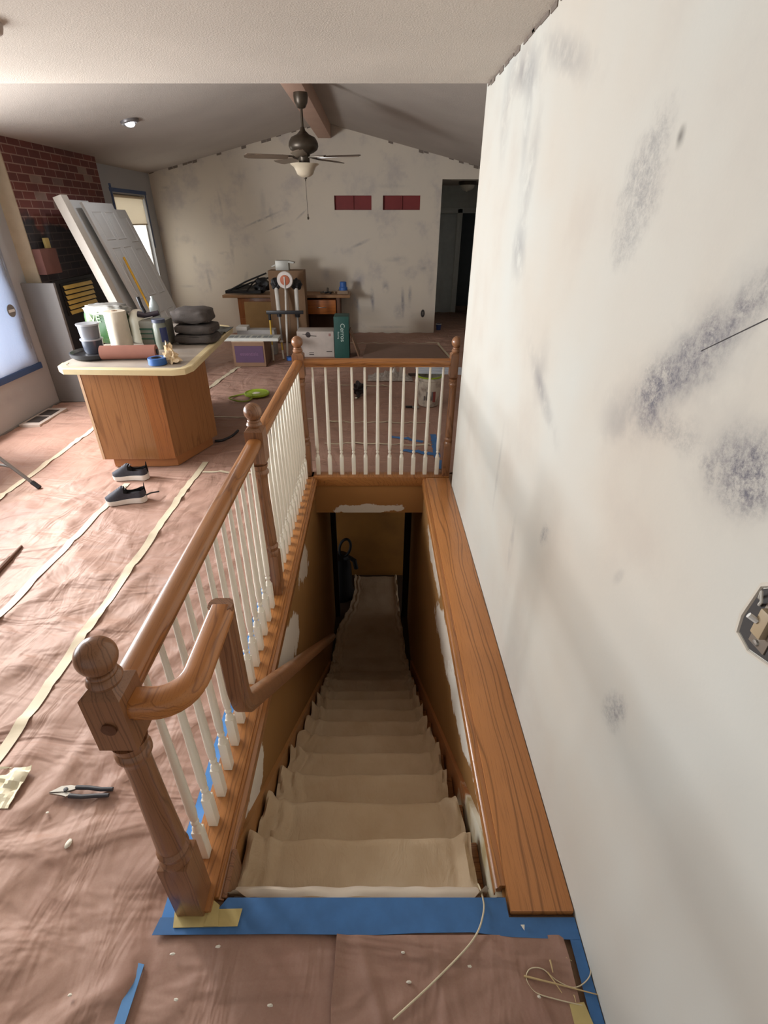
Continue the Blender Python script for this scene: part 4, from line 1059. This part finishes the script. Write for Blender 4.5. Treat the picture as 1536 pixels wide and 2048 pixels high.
# black metal parts and clutter on the desk
bp = thing('metal_stand', 'folded black metal stand lying on the left of the desk', 'stand', (-2.4, 9.8, .765))
BM = P('black_metal', (34, 34, 36), .4, .3)
m = MB(); m.prism([(-2.68, 9.6, .785), (-2.05, 9.62, .785), (-2.0, 9.95, .80), (-2.4, 9.9, .86)], (0, 0, .05)); m.build('base_plate', BM, bp, 20)
for k_, (a, b) in enumerate((((-2.68, 9.62, .80), (-1.95, 9.8, 1.10)), ((-2.6, 9.7, .82), (-1.92, 9.85, 1.02)), ((-2.3, 9.6, .82), (-2.1, 9.8, 1.02)))):
    m = MB(); m.tube([a, tuple((Vector(a) + Vector(b)) / 2 + Vector((0, 0, .02))), b], .014, 8); m.build('strut', BM, bp)
m = MB(); m.blob((-2.03, 9.75, .91), (.15, .12, .11), 6, .5, 2, 3); m.build('knob_cluster', BM, bp, 40)
bc = thing('blue_tape_roll', 'blue tape roll standing on a small box at the right end of the desk', 'tape roll', (-.6, 9.8, .765))
m = MB(); m.lathe([(0, 0), (.075, 0), (.075, .05), (.06, .06), (.06, .13), (.05, .14), (0, .14)], (-.575, 9.75, .825), 22, None, False); m.build('tape', P('roll_blue', (44, 92, 160)), bc)
o = bx('small_box', (-.68, 9.68, .766), (-.49, 9.85, .824), P('small_tan_box', (140, 118, 96), .8), None, .004); recenter(o, (-.585, 9.765, .766)); tag(o, 'small tan box under the blue tape roll at the right end of the desk', 'box')
tc = thing('hand_tools', 'heap of small grey tools on the right of the desk', 'tools', (-.85, 9.7, .77))
for k_, (x, y) in enumerate(((-.92, 9.7), (-.84, 9.66), (-.76, 9.72))):
    m = MB(); m.tube([(x - .07, y, .785), (x, y + .02, .80), (x + .05, y - .02, .79)], .014, 8, .02); m.build('tool', (P('tool_grey', (104, 96, 88), .5), BM, P('tool_tan', (128, 104, 78), .6))[k_], tc)
m = MB(); m.tube([(-.86, 9.7, .79), (-.85, 9.69, .87)], .018, 8); m.build('tool', P('tool_grey', (104, 96, 88)), tc)

# poles before the carton
def pole(name, a, b, r, mat, label, cat='pole', extra=None, loc=None):
    e = thing(name, label, cat, b if loc is None else loc)
    m = MB(); m.tube([a, b], r, 12); m.build('shaft', mat, e, 40)
    return e
PW = P('pole_white', (206, 200, 190), .4)
def S2(u, v, y):    # a point at distance y that appears at an image position
    bb = v - 1024; c, s = math.cos(PITCH), math.sin(PITCH); k = y / (FPX * c - bb * s)
    return Vector(((u - 750) * k, y, 1.92 - (FPX * s + bb * c) * k))
e = pole('pole_sander', S2(571, 576, 8.75), Vector((S2(577, 722, 8.2).x, 8.15, .02)), .017, PW, 'pole sander with a round white and orange head in front of the carton', 'sander')
hc = S2(570, 560, 8.72)
Rf = Matrix.Rotation(PI / 2, 3, 'X')
m = MB(); m.lathe([(0, -.02), (.125, -.02), (.13, 0), (.12, .02), (.10, .022), (0, .022)], hc, 32, Rf, False); m.build('disc_head', P('disc_white', (214, 204, 196), .5), e)
m = MB(); m.lathe([(0, .0), (.075, .0), (.075, .035), (.055, .045), (0, .045)], hc, 28, Rf, False); m.build('orange_pad', P('orange_pad', (186, 104, 72), .6), e)
m = MB(); m.tube([hc + Vector((0, -.045, .05)), hc + Vector((0, -.055, -.03)), S2(571, 580, 8.74) + Vector((0, -.02, 0))], .012); m.build('yoke', PW, e)
for u0, v0, u1, v1, lab in ((552, 572, 567, 722, 'left white telescopic pole with a black knob before the carton'), (592, 574, 597, 680, 'right white telescopic pole with a black knob before the carton')):
    a = S2(u0, v0, 8.9); bpt = Vector((S2(u1, v1, 8.4).x - .03, 8.62, .02))
    e = pole('telescopic_pole', a, bpt, .016, P('pole_grey', (150, 146, 140), .4), lab)
    mid = a.lerp(bpt, .42)
    m = MB(); m.tube([a, mid], .034, 12); m.build('sleeve', PW, e, 40)
    m = MB(); m.blob(a + Vector((0, 0, .04)), (.085, .06, .085), 3 if u0 < 570 else 8, .4, 2, 3); m.build('knob', BLACK, e, 40)
    m = MB(); m.tube([mid + Vector((0, 0, .0)), mid - Vector((0, 0, .05))], .040, 12); m.build('collar', BLACK, e, 40)
a = S2(540, 640, 8.35); b = Vector((S2(549, 728, 7.9).x, 7.85, .02))
e = pole('skimming_blade', a, b, .014, P('yellow_shaft', (196, 160, 60), .5), 'yellow shafted skimming blade with a wide black head', 'blade tool')
m = MB(); m.box((S2(532, 626, 8.3).x, 8.32, S2(532, 629, 8.3).z), (S2(606, 626, 8.3).x, 8.36, S2(532, 622, 8.3).z), .004); m.build('blade_head', BM, e)
m = MB(); m.tube([a, a + Vector((0, 0, .12))], .022, 10); m.build('socket', BM, e)
m = MB(); m.tube([a.lerp(b, .62), b], .0145, 10); m.build('white_shaft', PW, e)
a = S2(563, 684, 8.2); b = Vector((S2(569, 722, 8.0).x, 7.95, .02))
e = pole('short_pole', a, b, .014, P('yellow_shaft', (196, 160, 60)), 'short yellow and white pole between the carton and the newel')
m = MB(); m.tube([a, a + Vector((0, 0, .02))], .03, 10); m.build('collar', PW, e)
m = MB(); m.tube([a.lerp(b, .5), b], .0145, 10); m.build('white_shaft', PW, e)
m = MB(); m.lathe([(.02, 0), (.06, 0), (.06, .05), (.02, .05)], (-1.34, 7.95, .012), 20, None, False); o = m.build('tape_roll', P('roll_blue', (44, 92, 160)), None, 40); recenter(o, (-1.34, 7.95, .012)); tag(o, 'blue tape roll on the floor at the foot of the poles', 'tape roll')

# cartons and bundles on the floor
pc_ = thing('purple_carton', 'brown carton with a purple printed side on the floor', 'carton', (-1.88, 7.7, .01))
bx('carton_body', (-2.12, 7.53, .012), (-1.64, 8.02, .385), P('carton_dull', (126, 96, 74), .8), pc_, .004)
bx('purple_print', (-2.085, 7.524, .075), (-1.665, 7.532, .315), P('purple_ink', (76, 47, 76), .6), pc_)
bx('flap_edge', (-2.12, 7.526, .372), (-1.65, 7.54, .387), P('flap_pale', (200, 176, 150), .8), pc_)
lettering('lettering', 'essentials', .072, FRONT(-1.875, 7.522, .20), P('faded_lilac_ink', (118, 82, 112), .6), pc_)
bd = thing('shelf_package', 'long flat white printed package lying across the purple carton', 'package', (-1.95, 7.75, .39))
bx('package_body', (-2.42, 7.50, .388), (-1.42, 7.78, .43), P('package_white', (190, 190, 182), .5), bd, .003)
m = MB()
for i in range(9): m.box((-2.25 + i * .085, 7.55, .4302), (-2.20 + i * .085 + .02 * (i % 2), 7.70, .4312))
m.build('printed_labels', P('package_print', (128, 132, 132), .6), bd)
bd = thing('rail_bundle', 'grey wrapped bundle lying behind the flat white package', 'bundle', (-1.8, 8.4, .0))
bx('bundle_body', (-2.22, 8.30, .012), (-1.62, 8.50, .40), P('bundle_grey', (160, 156, 152), .6), bd, .004)
bx('end_cap', (-2.225, 8.28, .41 - .02), (-2.05, 8.5, .45), P('cap_white', (210, 206, 198), .5), bd, .01)
wc = thing('printed_carton', 'white carton with a printed black fixture next to the green box', 'carton', (-.93, 8.3, .01))
bx('carton_body', (-1.24, 8.15, .012), (-.655, 8.5, .405), P('carton_white', (182, 170, 160), .7), wc, .004)
INK = P('black_ink', (52, 42, 40), .6)
m = MB(); m.blob((-1.06, 8.149, .355), (.04, .003, .04), 2, .5, 2, 2); m.tube([(-1.06, 8.148, .345), (-.93, 8.148, .335)], .006, 6); m.tube([(-1.15, 8.148, .365), (-1.06, 8.148, .352)], .004, 6); m.build('fixture_print', INK, wc)
bx('text_block', (-1.06, 8.146, .045), (-.985, 8.151, .058), INK, wc); bx('text_block', (-1.06, 8.146, .075), (-.985, 8.151, .083), INK, wc); bx('text_block', (-.78, 8.146, .09), (-.69, 8.151, .10), INK, wc)
bx('red_mark', (-.735, 8.146, .335), (-.70, 8.151, .375), P('faded_red_ink', (150, 112, 104), .6), wc)
gb = thing('green_carton', 'narrow dark green carton with vertical white lettering', 'carton', (-.52, 8.2, .01))
bx('carton_body', (-.642, 8.08, .012), (-.41, 8.42, .635), P('dark_green_card', (26, 74, 66), .6), gb, .004)
lettering('lettering', 'Cerros', .095, FRONT(-.51, 8.078, .40, -PI / 2), P('pale_ink', (190, 206, 196), .6), gb)
lettering('lettering', 'flooring', .035, FRONT(-.575, 8.078, .36, -PI / 2), P('pale_ink', (190, 206, 196)), gb)
m = MB(); m.box((-.01, -.02, 0), (.01, .35, .42), .003, Matrix.Translation((-.26, 8.15, .015)) @ Matrix.Rotation(math.radians(-20), 4, 'Y')); o = m.build('leaning_board', P('brown_board', (128, 98, 74), .7), None, 30); recenter(o, (-.3, 8.2, 0)); tag(o, 'brown board leaning on the right side of the green carton', 'board')
flat('cardboard_sheet', [(-.2, 7.95), (1.15, 7.95), (1.08, 9.0), (-.15, 9.02)], P('brown_sheet', (132, 104, 88), .8), 'flat brown cardboard sheet on the floor before the far wall', .026, .004, 'cardboard')

# bucket, rails, rubbish behind the far railing
bk = thing('bucket', 'white plastic bucket with a lime green rim behind the railing', 'bucket', (.64, 5.75, .01))
bkc = (.64, 5.77, .014)
t = NT('dirty_white_bucket'); t.color(t.mix(t.rng(t.noise(9, 4), .48, .66), srgb(206, 198, 182), srgb(146, 134, 122))); t.set(.45)
m = MB(); m.lathe([(0, 0), (.115, 0), (.12, .01), (.138, .30), (.146, .305), (.146, .335), (.136, .337), (.118, .02), (0, .015)], bkc, 32, None, False); m.build('bucket_body', t.m, bk)
m = MB(); m.lathe([(.138, .335), (.149, .338), (.149, .352), (.135, .352), (.138, .335)], bkc, 32, None, False); m.build('green_rim', P('lime_plastic', (150, 176, 40), .4), bk)
m = MB(); m.blob((bkc[0] - .14, bkc[1] - .03, .30), (.03, .03, .05), 2, .3, 2, 2); m.build('plaster_drip', PAPERW, bk)
m = MB()
for i in range(4): m.box((bkc[0] - .07 + i * .03, bkc[1] - .137, .10), (bkc[0] - .055 + i * .03, bkc[1] - .125, .10 + .05 * (1 + i % 2)), 0)
m.build('bucket_label', P('label_grey', (110, 106, 104), .6), bk)
m = MB(); m.box((bkc[0] + .035, bkc[1] - .135, .08), (bkc[0] + .065, bkc[1] - .118, .20)); m.build('red_label', P('label_red', (130, 62, 54), .6), bk)
rb = thing('metal_rails', 'bundle of silver metal rails lying across the bucket', 'rails', (.9, 5.9, .37))
for i in range(3):
    m = MB(); m.box((0, 0, 0), (.54, .045, .025), .002, Matrix.Translation((.48, 5.78 + i * .06, .375 + .012 * i)) @ Matrix.Rotation(-.10, 4, 'Z') ); m.build('rail', P('silver_rail', (206, 212, 222), .3, .1), rb)
tp_ = thing('plastic_rubbish', 'heap of crumpled clear plastic and scraps behind the railing', 'rubbish', (.2, 7.0, .01))
m = MB(); m.grid(40, 16, lambda u, v: (-.1 + u * .62, 6.75 + v * .32, .016 + .10 * max(0, math.sin(PI * u) * math.sin(PI * v)) * (.5 + abs(noise.noise(Vector((u * 9, v * 6, 3)))) * 1.6)), .002); m.build('crumpled_plastic', P('clear_rubbish', (190, 180, 170), .25, var=.4, vs=30), tp_, 15)
m = MB(); m.tube([(.0, 6.85, .03), (.14, 6.9, .05), (.22, 6.82, .03)], .025, 8); m.build('scrap_roll', P('olive_scrap', (110, 98, 60), .7), tp_)
m = MB(); m.box((.34, 6.86, .05), (.38, 6.9, .19), .004); m.build('scrap_tube', PW, tp_)
m = MB(); m.box((.47, 6.95, .03), (.70, 7.0, .06), .004); m.build('scrap_stick', P('dark_stick', (70, 56, 48), .7), tp_)
bsx = thing('black_tool', 'black tool with a white tip on the paper behind the railing', 'tool', (-.2, 6.15, .01))
m = MB(); m.blob((-.2, 6.15, .09), (.07, .06, .075), 7, .7, 2.2, 3); m.build('tool_head', P('black_tool', (38, 30, 32), .5), bsx, 40)
m = MB(); m.tube([(-.22, 6.12, .05), (-.2, 6.02, .03), (-.23, 5.98, .03)], .018, 8); m.build('tool_grip', P('black_tool', (38, 30, 32)), bsx)
m = MB(); m.blob((-.235, 5.96, .028), (.018, .015, .012), 1, .2, 1, 2); m.build('white_tip', PAPERW, bsx)
kn = thing('putty_knife', 'putty knife lying left of the bucket foot', 'putty knife', (.4, 5.6, .01))
bx('knife_handle', (.36, 5.62, .016), (.44, 5.65, .036), BLACK, kn, .004); bx('knife_blade', (.44, 5.60, .02), (.52, 5.67, .023), STEEL, kn)
lid = thing('green_lid', 'lime green bucket lid lying on the pink paper', 'lid', (-1.50, 6.1, .015))
LIME = P('lime_plastic', (150, 176, 40))
m = MB(); m.lathe([(0, .0), (.14, .0), (.155, .012), (.155, .03), (.145, .034), (.135, .024), (0, .022)], (-1.49, 6.12, .018), 36, None, False); m.build('lid_disc', LIME, lid)
m = MB(); m.blob((-1.50, 6.12, .042), (.05, .035, .006), 3, .5, 2, 2); m.build('plaster_smear', PAPERW, lid)
rg = MB(); 
ring_pts = [Vector((-1.66 + .14 * math.cos(a), 5.97 + .14 * math.sin(a), .03 + .012 * math.sin(a * 2))) for a in [i * 2 * PI / 40 for i in range(41)]]
rg.tube(ring_pts, .010, 8); o = rg.build('lid_ring', P('olive_lime_plastic', (132, 148, 44), .4), None, 60); recenter(o, (-1.66, 5.97, .018)); tag(o, 'lime green lid ring lying left of the lid', 'ring')
cp = thing('blue_cup', 'small blue cup on the floor inside the hallway opening', 'cup', (1.27, 10.5, 0))
m = MB(); m.lathe([(0, 0), (.04, 0), (.055, .11), (.05, .11), (.037, .008), (0, .006)], (1.28, 10.45, .01), 18, None, False); m.build('cup_body', P('cup_blue', (52, 72, 130), .5), cp)
m = MB(); m.lathe([(.055, .105), (.058, .108), (.058, .115), (.05, .115)], (1.28, 10.45, .01), 18, None, False); m.build('cup_rim', WHITE, cp)

# ------------------------------------------------------------------ electrical: switch box, outlet hole, downlight, detector
sb = thing('switch_box', 'bare metal switch box in a ragged hole in the right wall', 'switch box', (WX, .6, 1.35))
m = MB(); m.prism([(WX - .0015, y_, z_) for y_, z_ in ((.632, 1.305), (.637, 1.335), (.630, 1.40), (.605, 1.425), (.56, 1.43), (.545, 1.40), (.55, 1.31), (.60, 1.295))], (.0012, 0, 0)); m.build('dark_hole', P('box_hole', (58, 54, 52), .7), sb, 0)
m = MB(); m.box((WX - .004, .572, 1.31), (WX - .001, .608, 1.42), .001); m.build('switch_strap', P('zinc_strap', (150, 140, 128), .4, .5), sb)
m = MB(); m.box((WX - .016, .580, 1.335), (WX - .003, .602, 1.385), .003); m.build('switch_body', P('switch_almond', (170, 150, 120), .5), sb)
m = MB(); m.tube([(WX - .015, .598, 1.36), (WX - .026, .606, 1.366)], .005, 8); m.build('toggle', WHITE, sb)
for z in (1.318, 1.412):
    m = MB(); m.lathe([(0, 0), (.006, 0), (.005, .003), (0, .0035)], (WX - .004, .592, z), 12, Matrix.Rotation(-PI / 2, 3, 'Y'), False); m.build('screw', STEEL, sb)
m = MB(); m.tube([(WX - .003, .625, 1.385), (WX - .012, .618, 1.405), (WX - .012, .61, 1.39), (WX - .003, .62, 1.375)], .0025, 6); m.build('wire_loop', P('wire_white', (210, 206, 196), .5), sb)
m = MB(); rp = [(.636, 1.300), (.642, 1.335), (.634, 1.405), (.606, 1.431), (.56, 1.436), (.54, 1.40), (.544, 1.306), (.60, 1.289)]
m.sweep([(WX - .001, a, b) for a, b in rp] + [(WX - .001, *rp[0])], [(math.cos(i * PI / 3) * .005, math.sin(i * PI / 3) * .004) for i in range(6)], [.6 + .5 * random.random() for _ in range(9)], (1, 0, 0))
m.build('ragged_plaster', P('ragged_plaster', (206, 198, 184), .9), sb, 20)
oh = thing('outlet_hole', 'dark uncovered outlet hole low on the far wall', 'outlet', (.93, FY, .35))
m = MB(); m.lathe([(0, 0), (.055, 0), (.055, .004), (0, .004)], (.92, FY, .37), 20, Matrix.Rotation(PI / 2, 3, 'X') @ Matrix.Diagonal((.7, 1.3, 1)), False); m.build('hole', P('box_hole', (58, 54, 52)), oh)
m = MB(); m.box((.905, FY - .012, .345), (.935, FY - .003, .395), .003); m.build('receptacle', P('receptacle', (96, 90, 84), .5), oh)
dlp = Vector((-2.70, 6.85, roof(-2.70)))
dl = thing('downlight', 'lit round downlight on the left ceiling slope', 'ceiling light', dlp)
tilt = Matrix.Rotation(-math.atan(SL), 3, 'Y')
m = MB(); m.lathe([(.075, -.03), (.095, -.022), (.10, -.004), (.10, .002)], dlp, 30, tilt, False); m.build('trim_ring', P('downlight_ring', (120, 116, 116), .4, .4), dl)
m = MB(); m.lathe([(.078, .0), (.075, -.03), (.055, -.02), (.05, .0)], dlp, 30, tilt, False); m.build('baffle', P('baffle_grey', (90, 88, 92), .4, .3), dl)
m = MB(); m.blob(dlp + Vector((.0, 0, -.028)), (.052, .052, .032), 0, 0, 1, 3); m.build('bulb', emit('lit_bulb', (245, 248, 255), 9), dl, 60)
pl_ = bpy.data.lights.new('downlight_lamp', 'SPOT'); pl_.energy = 18; pl_.spot_size = 2.6; pl_.shadow_soft_size = .05; pl_.color = (.92, .95, 1)
po = bpy.data.objects.new('downlight_lamp', pl_); COL.objects.link(po); po.parent = dl; po.location = (0, 0, -.08); po.rotation_euler = (0, -.2, 0)
sd = thing('smoke_detector', 'pale smoke detector on the flat ceiling at the upper left', 'smoke detector', (-1.50, 2.58, CZ))
m = MB(); m.lathe([(0, -.035), (.05, -.035), (.062, -.028), (.068, -.012), (.07, 0)], (-1.51, 2.585, CZ), 30, None, False); m.build('detector_body', P('detector_beige', (176, 160, 150), .5), sd)

# ------------------------------------------------------------------ ceiling fan
FX, FYY = -.79, 6.75
fan = thing('ceiling_fan', 'bronze five blade ceiling fan hanging from the ridge beam', 'ceiling fan', (FX, FYY, 3.08))
c0 = (FX, FYY, 0)
m = MB(); m.lathe([(0, 3.08), (.075, 3.08), (.078, 3.05), (.07, 3.0), (.045, 2.955), (.02, 2.945), (0, 2.945)], c0, 28, None, False); m.build('canopy', BRONZE, fan)
m = MB(); m.tube([(FX, FYY, 2.95), (FX, FYY, 2.74)], .014, 14); m.build('downrod', BRONZE, fan)
m = MB(); m.lathe([(.02, 2.79), (.03, 2.76), (.07, 2.725), (.13, 2.70), (.145, 2.68), (.15, 2.672), (.16, 2.65), (.163, 2.62), (.15, 2.59), (.11, 2.565), (.07, 2.55), (.06, 2.53), (.06, 2.475), (.05, 2.47), (0, 2.47)], c0, 36, None, False); m.build('motor_housing', BRONZE, fan)
m = MB(); m.lathe([(.0, 2.462), (.162, 2.462), (.155, 2.452), (.125, 2.435), (.105, 2.40), (.09, 2.365), (.06, 2.345), (.02, 2.335), (0, 2.335)], c0, 36, None, False); m.build('glass_bowl', P('alabaster_glass', (196, 182, 158), .35), fan)
m = MB(); m.lathe([(.022, 2.342), (.018, 2.325), (.008, 2.318), (.005, 2.30), (0, 2.295)], c0, 16, None, False); m.build('bowl_finial', BRONZE, fan)
m = MB(); m.tube([(FX + .0, FYY - .0, 2.30), (FX + .004, FYY, 1.985)], .0025, 6); 
m.build('pull_chain', BRONZE, fan)
m = MB(); m.lathe([(.003, 1.985), (.006, 1.975), (.006, 1.955), (.013, 1.945), (.013, 1.935), (.004, 1.922)], (FX + .004, FYY, 0), 12); m.build('pull_fob', BRONZE, fan)
BLADE = oak('blade_wood', 'X', (112, 96, 80), (70, 58, 48), 6, .4)
for a in (54, 126, 198, 270, 342):
    R = Matrix.Translation((FX, FYY, 2.515)) @ Matrix.Rotation(math.radians(a), 4, 'Z') @ Matrix.Rotation(math.radians(12), 4, 'X')
    m = MB(); vs = m.prism([(.18, -.05, 0), (.22, -.06, 0), (.61, -.068, 0), (.655, -.045, 0), (.66, .03, 0), (.63, .066, 0), (.22, .06, 0), (.18, .05, 0)], (0, 0, .007))
    for v_ in vs: v_.co = R @ v_.co
    bl = m.build('blade', BLADE, fan, 30)
    m = MB(); vs = m.prism([(.05, -.018, .006), (.16, -.02, .010), (.25, -.035, .010), (.25, .035, .010), (.16, .02, .010), (.05, .018, .006)], (0, 0, .006))
    for v_ in vs: v_.co = R @ v_.co
    m.build('blade_iron', BRONZE, bl, 30)

# crack line on the right wall
m = MB(); m.prism([(WX - .001, .985, 1.700), (WX - .001, .70, 1.865), (WX - .001, .70, 1.868), (WX - .001, .985, 1.7015)], (.0012, 0, 0))
struct('trim_12', m, P('crack_dark', (60, 54, 54), .8), 0)
